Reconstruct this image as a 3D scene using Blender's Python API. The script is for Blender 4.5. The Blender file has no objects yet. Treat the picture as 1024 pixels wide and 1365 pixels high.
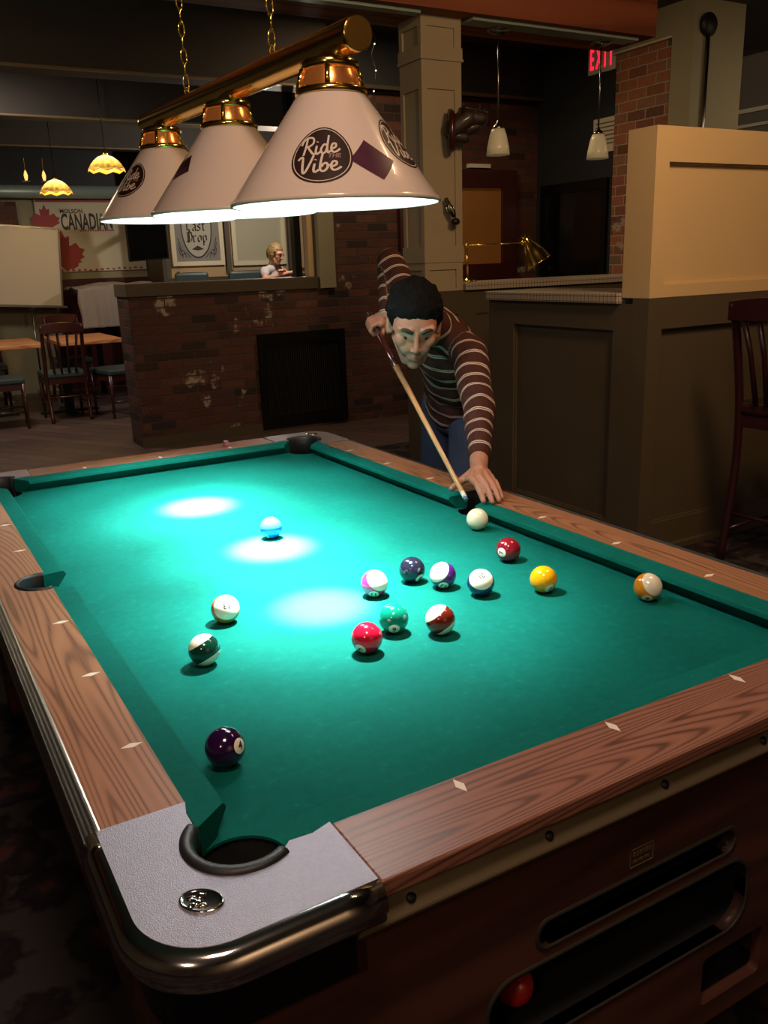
import bpy, bmesh, math, random
import numpy as np
from mathutils import Vector, Matrix, noise
random.seed(7)
SC = bpy.context.scene
COL = SC.collection
PI = math.pi
def lin(c):
    if isinstance(c, str):
        c = [int(c[i:i+2], 16)/255 for i in (0, 2, 4)]
    return tuple((x/12.92 if x <= .04045 else ((x+.055)/1.055)**2.4) for x in c)
# ------------------------------------------------------------------ materials
def mat(name, col, rough=.6, metal=0, spec=.5, emit=None, estr=0, bump=None, noise_amt=0, nscale=8, coat=0, trans=0, alpha=1):
    m = bpy.data.materials.new(name); m.use_nodes = True
    nt = m.node_tree; b = nt.nodes['Principled BSDF']
    c = lin(col)
    b.inputs['Base Color'].default_value = (*c, 1)
    b.inputs['Roughness'].default_value = rough
    b.inputs['Metallic'].default_value = metal
    b.inputs['Specular IOR Level'].default_value = spec
    b.inputs['Coat Weight'].default_value = coat
    b.inputs['Transmission Weight'].default_value = trans
    b.inputs['Alpha'].default_value = alpha
    if emit is not None:
        b.inputs['Emission Color'].default_value = (*lin(emit), 1)
        b.inputs['Emission Strength'].default_value = estr
    if noise_amt or bump:
        tc = nt.nodes.new('ShaderNodeTexCoord')
        nz = nt.nodes.new('ShaderNodeTexNoise'); nz.inputs['Scale'].default_value = nscale
        nz.inputs['Detail'].default_value = 6
        nt.links.new(tc.outputs['Object'], nz.inputs['Vector'])
        if noise_amt:
            mx = nt.nodes.new('ShaderNodeMix'); mx.data_type = 'RGBA'
            mx.inputs['A'].default_value = (*[x*(1-noise_amt) for x in c], 1)
            mx.inputs['B'].default_value = (*[min(1, x*(1+noise_amt)) for x in c], 1)
            nt.links.new(nz.outputs['Fac'], mx.inputs['Factor'])
            nt.links.new(mx.outputs['Result'], b.inputs['Base Color'])
        if bump:
            n2 = nt.nodes.new('ShaderNodeTexNoise'); n2.inputs['Scale'].default_value = bump[0]; n2.inputs['Detail'].default_value = 4
            nt.links.new(tc.outputs['Object'], n2.inputs['Vector'])
            bp = nt.nodes.new('ShaderNodeBump'); bp.inputs['Strength'].default_value = bump[1]; bp.inputs['Distance'].default_value = bump[2] if len(bump) > 2 else .002
            nt.links.new(n2.outputs['Fac'], bp.inputs['Height'])
            nt.links.new(bp.outputs['Normal'], b.inputs['Normal'])
    return m
def N(nt, typ, **kw):
    n = nt.nodes.new('ShaderNode'+typ)
    for k, v in kw.items():
        if k in n.inputs.keys(): n.inputs[k].default_value = v
        else: setattr(n, k, v)
    return n
def ramp(nt, stops, interp='LINEAR'):
    r = nt.nodes.new('ShaderNodeValToRGB'); cr = r.color_ramp; cr.interpolation = interp
    while len(cr.elements) < len(stops): cr.elements.new(.5)
    for e, (p, c) in zip(cr.elements, stops):
        e.position = p; e.color = (*lin(c), 1)
    return r
def wood(name, axis, c0, c1, c2, rough=.35, k=9, lo=1.6, hi=14, coat=.3):
    """laminate with nested cathedral grain running along axis"""
    m = bpy.data.materials.new(name); m.use_nodes = True; nt = m.node_tree; b = nt.nodes['Principled BSDF']
    tc = N(nt, 'TexCoord'); mp = N(nt, 'Mapping')
    s = [hi, hi, hi]; s[axis] = lo
    mp.inputs['Scale'].default_value = s
    nt.links.new(tc.outputs['Object'], mp.inputs['Vector'])
    nz = N(nt, 'TexNoise'); nz.inputs['Scale'].default_value = 1; nz.inputs['Detail'].default_value = 1.2; nz.inputs['Roughness'].default_value = .35
    nt.links.new(mp.outputs['Vector'], nz.inputs['Vector'])
    mu = N(nt, 'Math', operation='MULTIPLY'); mu.inputs[1].default_value = k*6.283
    nt.links.new(nz.outputs['Fac'], mu.inputs[0])
    sn = N(nt, 'Math', operation='SINE'); nt.links.new(mu.outputs[0], sn.inputs[0])
    mr = N(nt, 'MapRange'); mr.inputs['From Min'].default_value = -1; nt.links.new(sn.outputs[0], mr.inputs['Value'])
    fine = N(nt, 'TexNoise'); fine.inputs['Scale'].default_value = 1; fine.inputs['Detail'].default_value = 3
    mp2 = N(nt, 'Mapping'); s2 = [260, 260, 260]; s2[axis] = 9; mp2.inputs['Scale'].default_value = s2
    nt.links.new(tc.outputs['Object'], mp2.inputs['Vector']); nt.links.new(mp2.outputs['Vector'], fine.inputs['Vector'])
    mx = N(nt, 'Mix', data_type='FLOAT'); mx.inputs['Factor'].default_value = .3
    nt.links.new(mr.outputs['Result'], mx.inputs['A']); nt.links.new(fine.outputs['Fac'], mx.inputs['B'])
    rp = ramp(nt, [(.12, c0), (.34, c1), (.8, c2)])
    nt.links.new(mx.outputs['Result'], rp.inputs['Fac']); nt.links.new(rp.outputs['Color'], b.inputs['Base Color'])
    b.inputs['Roughness'].default_value = rough+.12; b.inputs['Coat Weight'].default_value = coat*.4; b.inputs['Coat Roughness'].default_value = .3; b.inputs['Specular IOR Level'].default_value = .3
    return m
def brick(name, plane, cols, mortar, bw=.215, bh=.072, bumpd=.012):
    m = bpy.data.materials.new(name); m.use_nodes = True; nt = m.node_tree; b = nt.nodes['Principled BSDF']
    tc = N(nt, 'TexCoord'); sp = N(nt, 'SeparateXYZ'); cb = N(nt, 'CombineXYZ')
    nt.links.new(tc.outputs['Object'], sp.inputs[0])
    nt.links.new(sp.outputs['X' if plane == 'x' else 'Y'], cb.inputs['X']); nt.links.new(sp.outputs['Z'], cb.inputs['Y'])
    wob = N(nt, 'TexNoise'); wob.inputs['Scale'].default_value = 14; nt.links.new(tc.outputs['Object'], wob.inputs['Vector'])
    ad = N(nt, 'VectorMath', operation='MULTIPLY_ADD'); ad.inputs[1].default_value = (.012, .012, 0)
    nt.links.new(wob.outputs['Color'], ad.inputs[0]); nt.links.new(cb.outputs[0], ad.inputs[2])
    bk = N(nt, 'TexBrick'); bk.offset = .5; bk.inputs['Scale'].default_value = 1
    bk.inputs['Mortar Size'].default_value = .006; bk.inputs['Mortar Smooth'].default_value = .3; bk.inputs['Bias'].default_value = 0
    bk.inputs['Brick Width'].default_value = bw; bk.inputs['Row Height'].default_value = bh
    bk.inputs['Color1'].default_value = (0, 0, 0, 1); bk.inputs['Color2'].default_value = (1, 1, 1, 1); bk.inputs['Mortar'].default_value = (.5, .5, .5, 1)
    nt.links.new(ad.outputs[0], bk.inputs['Vector'])
    rp = ramp(nt, cols, 'LINEAR'); nt.links.new(bk.outputs['Color'], rp.inputs['Fac'])
    nz = N(nt, 'TexNoise'); nz.inputs['Scale'].default_value = 30; nz.inputs['Detail'].default_value = 6; nt.links.new(tc.outputs['Object'], nz.inputs['Vector'])
    ml = N(nt, 'Mix', data_type='RGBA', blend_type='MULTIPLY'); ml.inputs['Factor'].default_value = .6
    nt.links.new(rp.outputs['Color'], ml.inputs['A']); nt.links.new(nz.outputs['Color'], ml.inputs['B'])
    # whitewashed patches
    pn = N(nt, 'TexNoise'); pn.inputs['Scale'].default_value = 3.2; pn.inputs['Detail'].default_value = 5; pn.inputs['Roughness'].default_value = .65
    nt.links.new(tc.outputs['Object'], pn.inputs['Vector'])
    pr = ramp(nt, [(.62, '000000'), (.68, 'ffffff')]); nt.links.new(pn.outputs['Fac'], pr.inputs['Fac'])
    pw = N(nt, 'Mix', data_type='RGBA'); pw.inputs['B'].default_value = (*lin('a8988a'), 1)
    nt.links.new(pr.outputs['Color'], pw.inputs['Factor']); nt.links.new(ml.outputs['Result'], pw.inputs['A'])
    mm = N(nt, 'Mix', data_type='RGBA'); mm.inputs['B'].default_value = (*lin(mortar), 1)
    nt.links.new(bk.outputs['Fac'], mm.inputs['Factor']); nt.links.new(pw.outputs['Result'], mm.inputs['A'])
    nt.links.new(mm.outputs['Result'], b.inputs['Base Color'])
    inv = N(nt, 'Math', operation='SUBTRACT'); inv.inputs[0].default_value = 1; nt.links.new(bk.outputs['Fac'], inv.inputs[1])
    a2 = N(nt, 'Math', operation='MULTIPLY_ADD'); a2.inputs[1].default_value = .35; nt.links.new(nz.outputs['Fac'], a2.inputs[0]); nt.links.new(inv.outputs[0], a2.inputs[2])
    bp = N(nt, 'Bump'); bp.inputs['Strength'].default_value = .9; bp.inputs['Distance'].default_value = bumpd
    nt.links.new(a2.outputs[0], bp.inputs['Height']); nt.links.new(bp.outputs['Normal'], b.inputs['Normal'])
    b.inputs['Roughness'].default_value = .75
    return m
BCOLS = [(0, '2c1d1b'), (.25, '5c3329'), (.5, '66392d'), (.7, '523630'), (.85, '724435'), (1, '221c1c')]
M = {}
M['brick_x'] = brick('brick_x', 'x', BCOLS, '443a35')
M['brick_y'] = brick('brick_y', 'y', BCOLS, '443a35')
M['brick_pier'] = brick('brick_pier', 'y', [(0, '6a4a3c'), (.3, 'a06246'), (.6, 'b4714f'), (.8, '8a6a58'), (1, 'a87858')], 'a89884', .21, .085)
M['cream'] = mat('cream_paint', 'c2a67c', .55, noise_amt=.05, nscale=3, bump=(60, .15, .001))
M['wains'] = mat('taupe_paint', '4e4435', .42, noise_amt=.08, nscale=4, bump=(60, .15, .001))
M['pillar'] = mat('pillar_paint', 'a5957a', .5, noise_amt=.06, nscale=4)
M['sage'] = mat('sage_paint', '8f8a70', .6, noise_amt=.06, nscale=3)
M['dkwall'] = mat('charcoal_paint', '20242a', .6)
M['browngrey'] = mat('brown_grey_paint', '5f5648', .6)
M['ceil'] = mat('dark_ceiling', '4e4a46', .8, noise_amt=.1)
M['beam'] = mat('dark_beam', '4a4440', .7, noise_amt=.15)
M['beamlip'] = mat('beam_lip', '8c7a5a', .5)
M['redwood'] = wood('reddish_beam', 0, '6a3826', '86492f', '925236', .7, 3, .25, 5, 0)
M['rail_y'] = wood('laminate_y', 1, '66422f', '8f6144', '9c6c4e', .3, 44, .5, 9)
M['rail_x'] = wood('laminate_x', 0, '55352a', '7e5140', '8c5d4a', .3, 44, .5, 9)
M['cabinet'] = wood('cabinet_laminate', 0, '3a2018', '4a2a1e', '553226', .5, 3, 1, 12, .05)
M['olive'] = mat('olive_metal', '6e6048', .4, .25)
M['rim'] = mat('slot_rim_metal', '4c4840', .35, .6)
M['chrome'] = mat('chrome', 'd8d6d2', .12, 1)
M['alu'] = mat('ribbed_aluminium', 'a8a49a', .28, 1)
M['cast'] = mat('grained_casting', 'b2acb8', .36, .9, bump=(800, .8, .0012), noise_amt=.12, nscale=200)
M['black'] = mat('black_plastic', '0c0c0d', .5)
M['rubber'] = mat('black_rubber', '161618', .5, bump=(300, .3, .001))
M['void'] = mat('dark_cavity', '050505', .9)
M['inlay'] = mat('pearl_inlay', 'e8dccb', .3)
M['brass'] = mat('polished_brass', 'f2cf74', .16, 1)
M['amber'] = mat('amber_glow_brass', 'd98f50', .22, .9, emit='ff8a40', estr=.12)  # faint emission paints an orange glow into the holder metal
M['shade_out'] = mat('white_enamel', 'e2cdbd', .22, 0, .5, coat=.6)
M['shade_in'] = mat('white_enamel_inner', 'ffffff', .5)
M['bulb'] = mat('lit_bulb', 'ffffff', .5, emit='fffffa', estr=140)
M['st_dark'] = mat('sticker_brown', '2c1712', .4)
M['st_cream'] = mat('sticker_cream', 'e0cbb6', .4)
M['st_red'] = mat('sticker_maroon', '4c2036', .4, noise_amt=.4, nscale=30)
M['mahog'] = mat('mahogany', '3c1716', .3, coat=.3)
M['teal_vinyl'] = mat('teal_vinyl', '35464a', .45)
M['tabletop'] = wood('oak_tabletop', 0, 'a8683c', 'c8875a', 'd59a6a', .35, 6, 1.2, 8)
M['blackmetal'] = mat('black_metal', '101012', .4, .5)
M['skin'] = None
M['cloth'] = None
M['leather'] = mat('dark_brown_wood', '2a1014', .3, coat=.3)
M['white'] = mat('white_paint', 'd8d4c8', .5)
M['paper'] = mat('paper', 'c9c4ae', .7)
M['ink'] = mat('black_ink', '2a2826', .6)
M['red'] = mat('banner_red', '9c3a40', .6)
M['screen'] = mat('tv_screen', '0b0b0d', .15)
M['linen'] = mat('grey_linen', '8a8684', .9, bump=(90, .4, .004))
M['whiteboard'] = mat('whiteboard', 'c4bfae', .35)
M['amberpanel'] = mat('amber_panel', '9a6a34', .6, noise_amt=.1, nscale=5)
M['bellglass'] = mat('frosted_bell_glass', 'e0d6b6', .3, 0, .5, emit='ffe9b0', estr=.05)
M['steel'] = mat('brushed_steel', '9a9a98', .25, 1)
M['greystrip'] = mat('pale_metal_strip', '9fb0a8', .4, .3)
# felt
def felt():
    m = bpy.data.materials.new('green_felt'); m.use_nodes = True; nt = m.node_tree; b = nt.nodes['Principled BSDF']
    tc = N(nt, 'TexCoord')
    n1 = N(nt, 'TexNoise'); n1.inputs['Scale'].default_value = 55; n1.inputs['Detail'].default_value = 5; n1.inputs['Roughness'].default_value = .7
    n2 = N(nt, 'TexNoise'); n2.inputs['Scale'].default_value = 3; n2.inputs['Detail'].default_value = 3
    nt.links.new(tc.outputs['Object'], n1.inputs['Vector']); nt.links.new(tc.outputs['Object'], n2.inputs['Vector'])
    r1 = ramp(nt, [(.3, '065a50'), (.62, '076257'), (.78, '167669')])
    nt.links.new(n1.outputs['Fac'], r1.inputs['Fac'])
    r2 = ramp(nt, [(.3, 'e0e0e0'), (.7, 'ffffff')]); nt.links.new(n2.outputs['Fac'], r2.inputs['Fac'])
    mx = N(nt, 'Mix', data_type='RGBA', blend_type='MULTIPLY'); mx.inputs['Factor'].default_value = 1
    nt.links.new(r1.outputs['Color'], mx.inputs['A']); nt.links.new(r2.outputs['Color'], mx.inputs['B'])
    nt.links.new(mx.outputs['Result'], b.inputs['Base Color'])
    b.inputs['Roughness'].default_value = .85; b.inputs['Specular IOR Level'].default_value = .06
    pass
    n3 = N(nt, 'TexNoise'); n3.inputs['Scale'].default_value = 700; nt.links.new(tc.outputs['Object'], n3.inputs['Vector'])
    bp = N(nt, 'Bump'); bp.inputs['Strength'].default_value = .25; bp.inputs['Distance'].default_value = .001
    nt.links.new(n3.outputs['Fac'], bp.inputs['Height']); nt.links.new(bp.outputs['Normal'], b.inputs['Normal'])
    return m
M['felt'] = felt()
def carpet():
    m = bpy.data.materials.new('floral_carpet'); m.use_nodes = True; nt = m.node_tree; b = nt.nodes['Principled BSDF']
    tc = N(nt, 'TexCoord')
    v = N(nt, 'TexVoronoi'); v.inputs['Scale'].default_value = 7; nt.links.new(tc.outputs['Object'], v.inputs['Vector'])
    n = N(nt, 'TexNoise'); n.inputs['Scale'].default_value = 28; nt.links.new(tc.outputs['Object'], n.inputs['Vector'])
    ad = N(nt, 'Math', operation='MULTIPLY_ADD'); ad.inputs[1].default_value = .5
    nt.links.new(n.outputs['Fac'], ad.inputs[0]); nt.links.new(v.outputs['Distance'], ad.inputs[2])
    r = ramp(nt, [(.40, '4e302c'), (.5, '2e2628'), (.75, '201a1e'), (.9, '3a3634')]); nt.links.new(ad.outputs[0], r.inputs['Fac'])
    nt.links.new(r.outputs['Color'], b.inputs['Base Color']); b.inputs['Roughness'].default_value = .95; b.inputs['Specular IOR Level'].default_value = .1
    return m
M['carpet'] = carpet()
def planks():
    m = bpy.data.materials.new('plank_floor'); m.use_nodes = True; nt = m.node_tree; b = nt.nodes['Principled BSDF']
    tc = N(nt, 'TexCoord'); mp = N(nt, 'Mapping'); mp.inputs['Rotation'].default_value = (0, 0, math.radians(58))
    nt.links.new(tc.outputs['Object'], mp.inputs['Vector'])
    bk = N(nt, 'TexBrick'); bk.inputs['Scale'].default_value = 1; bk.inputs['Brick Width'].default_value = 1.1; bk.inputs['Row Height'].default_value = .16
    bk.inputs['Mortar Size'].default_value = .006; bk.inputs['Color1'].default_value = (*lin('5e4c4a'), 1); bk.inputs['Color2'].default_value = (*lin('725e5a'), 1)
    bk.inputs['Mortar'].default_value = (*lin('3a2e2c'), 1)
    nt.links.new(mp.outputs['Vector'], bk.inputs['Vector'])
    nz = N(nt, 'TexNoise'); nz.inputs['Scale'].default_value = 5; nt.links.new(tc.outputs['Object'], nz.inputs['Vector'])
    mx = N(nt, 'Mix', data_type='RGBA', blend_type='MULTIPLY'); mx.inputs['Factor'].default_value = .5
    nt.links.new(bk.outputs['Color'], mx.inputs['A']); nt.links.new(nz.outputs['Color'], mx.inputs['B'])
    nt.links.new(mx.outputs['Result'], b.inputs['Base Color']); b.inputs['Roughness'].default_value = .4
    return m
M['planks'] = planks()
def tile():
    m = bpy.data.materials.new('small_tile'); m.use_nodes = True; nt = m.node_tree; b = nt.nodes['Principled BSDF']
    tc = N(nt, 'TexCoord')
    col = None
    sp = N(nt, 'SeparateXYZ'); nt.links.new(tc.outputs['Object'], sp.inputs[0])
    outs = []
    for ax in 'XYZ':
        a = N(nt, 'Math', operation='MULTIPLY'); a.inputs[1].default_value = 1/.026; nt.links.new(sp.outputs[ax], a.inputs[0])
        f = N(nt, 'Math', operation='FRACT'); nt.links.new(a.outputs[0], f.inputs[0])
        g = N(nt, 'Math', operation='LESS_THAN'); g.inputs[1].default_value = .13; nt.links.new(f.outputs[0], g.inputs[0]); outs.append(g)
    mx1 = N(nt, 'Math', operation='MAXIMUM'); nt.links.new(outs[0].outputs[0], mx1.inputs[0]); nt.links.new(outs[1].outputs[0], mx1.inputs[1])
    mx2 = N(nt, 'Math', operation='MAXIMUM'); nt.links.new(mx1.outputs[0], mx2.inputs[0]); nt.links.new(outs[2].outputs[0], mx2.inputs[1])
    c = N(nt, 'Mix', data_type='RGBA'); c.inputs['A'].default_value = (*lin('a89a88'), 1); c.inputs['B'].default_value = (*lin('4c453e'), 1)
    nt.links.new(mx2.outputs[0], c.inputs['Factor']); nt.links.new(c.outputs['Result'], b.inputs['Base Color'])
    b.inputs['Roughness'].default_value = .35
    return m
M['tile'] = tile()
# ------------------------------------------------------------------ mesh collecting
class MB:
    def __init__(s): s.v = []; s.f = []; s.mi = []; s.sm = []; s.cur = 0; s.smooth = False
    def add(s, vs, fs, smooth=None):
        o = len(s.v); s.v += [tuple(v) for v in vs]
        for f in fs:
            s.f.append([i+o for i in f]); s.mi.append(s.cur); s.sm.append(s.smooth if smooth is None else smooth)
    def box(s, a, b, rot=None, c=None):
        x0, y0, z0 = a; x1, y1, z1 = b
        vs = [Vector(p) for p in ((x0,y0,z0),(x1,y0,z0),(x1,y1,z0),(x0,y1,z0),(x0,y0,z1),(x1,y0,z1),(x1,y1,z1),(x0,y1,z1))]
        if rot is not None:
            cc = Vector(c) if c is not None else sum(vs, Vector())/8
            vs = [cc + rot @ (v-cc) for v in vs]
        s.add(vs, [(0,3,2,1),(4,5,6,7),(0,1,5,4),(1,2,6,5),(2,3,7,6),(3,0,4,7)], False); return s
    def prism(s, poly, z0, z1, ax='z'):
        n = len(poly)
        def P(p, h):
            return {'z': (p[0], p[1], h), 'y': (p[0], h, p[1]), 'x': (h, p[0], p[1])}[ax]
        vs = [P(p, z0) for p in poly]+[P(p, z1) for p in poly]
        s.add(vs, [tuple(range(n))[::-1], tuple(range(n, 2*n))]+[(i, (i+1) % n, (i+1) % n+n, i+n) for i in range(n)], False); return s
    def lathe(s, prof, n=32, M4=None, cap=True, close=False):
        M4 = M4 or Matrix(); o = []; 
        for r, z in prof:
            for k in range(n):
                a = 2*PI*k/n; o.append(M4 @ Vector((r*math.cos(a), r*math.sin(a), z)))
        m = len(prof); fs = []
        for i in range(m-1 if not close else m):
            j = (i+1) % m
            for k in range(n): fs.append((i*n+k, i*n+(k+1) % n, j*n+(k+1) % n, j*n+k))
        s.add(o, fs, True)
        if cap and not close:
            for i in (0, m-1):
                if prof[i][0] > 1e-5:
                    q = [o[i*n+k] for k in range(n)]; s.add(q, [tuple(range(n))[::-1] if i == 0 else tuple(range(n))], False)
        return s
    def tube(s, pts, r, n=10, caps=True, closed=False):
        pts = [Vector(p) for p in pts]; m = len(pts)
        rs = r if isinstance(r, (list, tuple)) else [r]*m
        up = None; vs = []
        for i in range(m):
            if closed: t = (pts[(i+1) % m]-pts[i-1]).normalized()
            else: t = (pts[min(i+1, m-1)]-pts[max(i-1, 0)]).normalized()
            if up is None:
                up = t.orthogonal().normalized()
            else:
                up = (up - t*up.dot(t)).normalized()
            w = t.cross(up)
            for k in range(n):
                a = 2*PI*k/n; vs.append(pts[i]+(up*math.cos(a)+w*math.sin(a))*rs[i])
        fs = []
        for i in range(m if closed else m-1):
            j = (i+1) % m
            for k in range(n): fs.append((i*n+k, i*n+(k+1) % n, j*n+(k+1) % n, j*n+k))
        s.add(vs, fs, True)
        if caps and not closed:
            s.add(vs[:n], [tuple(range(n))[::-1]], False); s.add(vs[-n:], [tuple(range(n))], False)
        return s
    def rod(s, a, b, r0, r1=None, n=14): return s.tube([a, b], [r0, r1 if r1 is not None else r0], n)
    def ball(s, c, r, n=20, m=12, M3=None):
        c = Vector(c); rr = (r, r, r) if not isinstance(r, (tuple, list)) else r
        vs = []; fs = []
        for i in range(m+1):
            th = PI*i/m
            for k in range(n):
                a = 2*PI*k/n; v = Vector((rr[0]*math.sin(th)*math.cos(a), rr[1]*math.sin(th)*math.sin(a), -rr[2]*math.cos(th)))
                if M3 is not None: v = M3 @ v
                vs.append(c+v)
        for i in range(m):
            for k in range(n):
                q = (i*n+k, i*n+(k+1) % n, (i+1)*n+(k+1) % n, (i+1)*n+k)
                fs.append(q)
        s.add(vs, fs, True); return s
    def capsule(s, a, ra, b, rb, n=16, flat=None):
        a = Vector(a); b = Vector(b); t = (b-a); L = t.length; t.normalize(); u = t.orthogonal().normalized(); w = t.cross(u)
        prof = []
        for i in range(0, 7): th = PI/2*i/6; prof.append((ra*math.sin(th), -ra*math.cos(th)))
        for i in range(0, 7): th = PI/2*i/6; prof.append((rb*math.cos(th), L+rb*math.sin(th)))
        M4 = Matrix((( u.x, w.x, t.x, a.x), (u.y, w.y, t.y, a.y), (u.z, w.z, t.z, a.z), (0, 0, 0, 1)))
        s.lathe(prof, n, M4, cap=False); return s
    def build(s, name, mats, parent=None, bevel=0, loc=None, rot=None, merge=True):
        me = bpy.data.meshes.new(name); me.from_pydata(s.v, [], s.f)
        if not isinstance(mats, (list, tuple)): mats = [mats]
        for m_ in mats: me.materials.append(m_)
        me.polygons.foreach_set('material_index', s.mi); me.polygons.foreach_set('use_smooth', s.sm)
        if merge:
            bm = bmesh.new(); bm.from_mesh(me); bmesh.ops.remove_doubles(bm, verts=bm.verts, dist=1e-6)
            bmesh.ops.dissolve_degenerate(bm, edges=bm.edges, dist=1e-7)
            bmesh.ops.recalc_face_normals(bm, faces=bm.faces); bm.to_mesh(me); bm.free()
        me.update()
        o = bpy.data.objects.new(name, me); COL.objects.link(o)
        if parent: o.parent = parent
        if loc: o.location = loc
        if rot: o.rotation_euler = rot
        if bevel:
            md = o.modifiers.new('bevel', 'BEVEL'); md.width = bevel; md.segments = 2; md.limit_method = 'ANGLE'; md.angle_limit = .6
        return o
def tag(o, label, cat=None, group=None, kind=None):
    if label: o['label'] = label
    if cat: o['category'] = cat
    if group: o['group'] = group
    if kind: o['kind'] = kind
    return o
def thing(name, label, cat, loc=(0, 0, 0), rz=0, group=None):
    o = bpy.data.objects.new(name, None); COL.objects.link(o); o.location = loc; o.rotation_euler = (0, 0, rz); o.empty_display_size = .05
    return tag(o, label, cat, group)
def struct(o, label=None):
    o['kind'] = 'structure'
    if label: o['label'] = label
    return o
def copy_tree(o, parent=None):
    c = o.copy(); COL.objects.link(c)
    if parent: c.parent = parent
    for ch in [x for x in bpy.data.objects if x.parent == o]: copy_tree(ch, c)
    return c
def box(name, a, b, m, parent=None, bevel=0): return MB().box(a, b).build(name, m, parent, bevel)
def text_mesh(body, size=1, shear=0, xs=1, bold=0, align='CENTER'):
    cu = bpy.data.curves.new('t', 'FONT'); cu.body = body; cu.size = size; cu.shear = shear; cu.align_x = align; cu.align_y = 'CENTER'; cu.offset = bold; cu.resolution_u = 3
    o = bpy.data.objects.new('t', cu); COL.objects.link(o); bpy.context.view_layer.update()
    me = bpy.data.meshes.new_from_object(o.evaluated_get(bpy.context.evaluated_depsgraph_get()))
    vs = [(v.co.x*xs, v.co.y) for v in me.vertices]; fs = [tuple(p.vertices) for p in me.polygons]
    bpy.data.objects.remove(o); bpy.data.curves.remove(cu); bpy.data.meshes.remove(me)
    return vs, fs
def smooth_path(p, k=6):
    if len(p) < 3: return p
    out = []
    for i in range(len(p)-1):
        p0 = p[max(i-1, 0)]; p1 = p[i]; p2 = p[i+1]; p3 = p[min(i+2, len(p)-1)]
        for j in range(k):
            t = j/k
            out.append(tuple(.5*((2*p1[d])+(-p0[d]+p2[d])*t+(2*p0[d]-5*p1[d]+4*p2[d]-p3[d])*t*t+(-p0[d]+3*p1[d]-3*p2[d]+p3[d])*t**3) for d in range(len(p1))))
    out.append(p[-1]); return out
def stroke(path, w, nib=None):
    """ribbon in 2D; nib = fixed pen vector for broad-nib lettering"""
    p = smooth_path(path) if nib is None else path
    vs = []; fs = []
    if nib:
        for q in p: vs += [(q[0]-nib[0], q[1]-nib[1]), (q[0]+nib[0], q[1]+nib[1])]
    else:
        for i, q in enumerate(p):
            a = p[max(i-1, 0)]; b = p[min(i+1, len(p)-1)]; dx, dy = b[0]-a[0], b[1]-a[1]; l = math.hypot(dx, dy) or 1
            vs += [(q[0]-dy/l*w/2, q[1]+dx/l*w/2), (q[0]+dy/l*w/2, q[1]-dx/l*w/2)]
    for i in range(len(p)-1): fs.append((2*i, 2*i+1, 2*i+3, 2*i+2))
    return vs, fs
def join2d(lst):
    V = []; F = []
    for vs, fs in lst:
        o = len(V); V += vs; F += [tuple(i+o for i in f) for f in fs]
    return V, F
def xf(g, s=1, dx=0, dy=0, rot=0, sx=1):
    c, n = math.cos(rot), math.sin(rot)
    return [( (x*sx*c-y*n)*s+dx, (x*sx*n+y*c)*s+dy) for x, y in g[0]], g[1]
def flat_build(name, g, fn, m, parent, sub=0):
    """2D geometry mapped through fn to 3D"""
    if sub:
        bm = bmesh.new(); vv = [bm.verts.new((x, y, 0)) for x, y in g[0]]
        for f in g[1]:
            try: bm.faces.new([vv[i] for i in f])
            except ValueError: pass
        bmesh.ops.triangulate(bm, faces=bm.faces)
        for _ in range(4):
            es = [e for e in bm.edges if e.calc_length() > sub]
            if not es: break
            bmesh.ops.subdivide_edges(bm, edges=es, cuts=1)
            bmesh.ops.triangulate(bm, faces=bm.faces)
        bm.verts.index_update()
        g = [(v.co.x, v.co.y) for v in bm.verts], [tuple(v.index for v in f.verts) for f in bm.faces]; bm.free()
    mb = MB(); mb.add([fn(x, y) for x, y in g[0]], g[1], True)
    return mb.build(name, m, parent, merge=False)
def disc2d(rx, ry, rings=6, n=40, r0=0):
    vs = []; fs = []
    for i in range(rings+1):
        t = r0+(1-r0)*i/rings
        for k in range(n): a = 2*PI*k/n; vs.append((rx*t*math.cos(a), ry*t*math.sin(a)))
    for i in range(rings):
        for k in range(n): fs.append((i*n+k, i*n+(k+1) % n, (i+1)*n+(k+1) % n, (i+1)*n+k))
    return vs, fs
# ------------------------------------------------------------------ camera
cam = bpy.data.cameras.new('camera'); co = bpy.data.objects.new('camera', cam); COL.objects.link(co)
F_ = Vector((.47489, .83525, -.27660)); 
yaw, pitch, roll = math.radians(29.6265), math.radians(-16.0619), math.radians(-1.9916)
f = Vector((math.sin(yaw)*math.cos(pitch), math.cos(yaw)*math.cos(pitch), math.sin(pitch)))
r = Vector((math.cos(yaw), -math.sin(yaw), 0)); u = r.cross(f)
CR = r*math.cos(roll)+u*math.sin(roll); CU = u*math.cos(roll)-r*math.sin(roll); CF = f
CC = Vector((-.28258, -.85461, 1.43868))
co.matrix_world = Matrix(((CR.x, CU.x, -CF.x, CC.x), (CR.y, CU.y, -CF.y, CC.y), (CR.z, CU.z, -CF.z, CC.z), (0, 0, 0, 1)))
cam.sensor_fit = 'HORIZONTAL'; cam.sensor_width = 36; cam.lens = 1151.7/1024*36; cam.clip_start = .05; cam.clip_end = 60
SC.camera = co
SC.view_settings.view_transform = 'Standard'; SC.view_settings.look = 'None'; SC.view_settings.gamma = 1; SC.view_settings.use_curve_mapping = False
SC.view_settings.exposure = 0
w = bpy.data.worlds.new('world'); SC.world = w; w.use_nodes = True
w.node_tree.nodes['Background'].inputs[0].default_value = (*lin('6a5a50'), 1); w.node_tree.nodes['Background'].inputs[1].default_value = .13
SC.cycles.max_bounces = 6; SC.cycles.sample_clamp_indirect = 3; SC.cycles.caustics_reflective = False; SC.cycles.caustics_refractive = False
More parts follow.
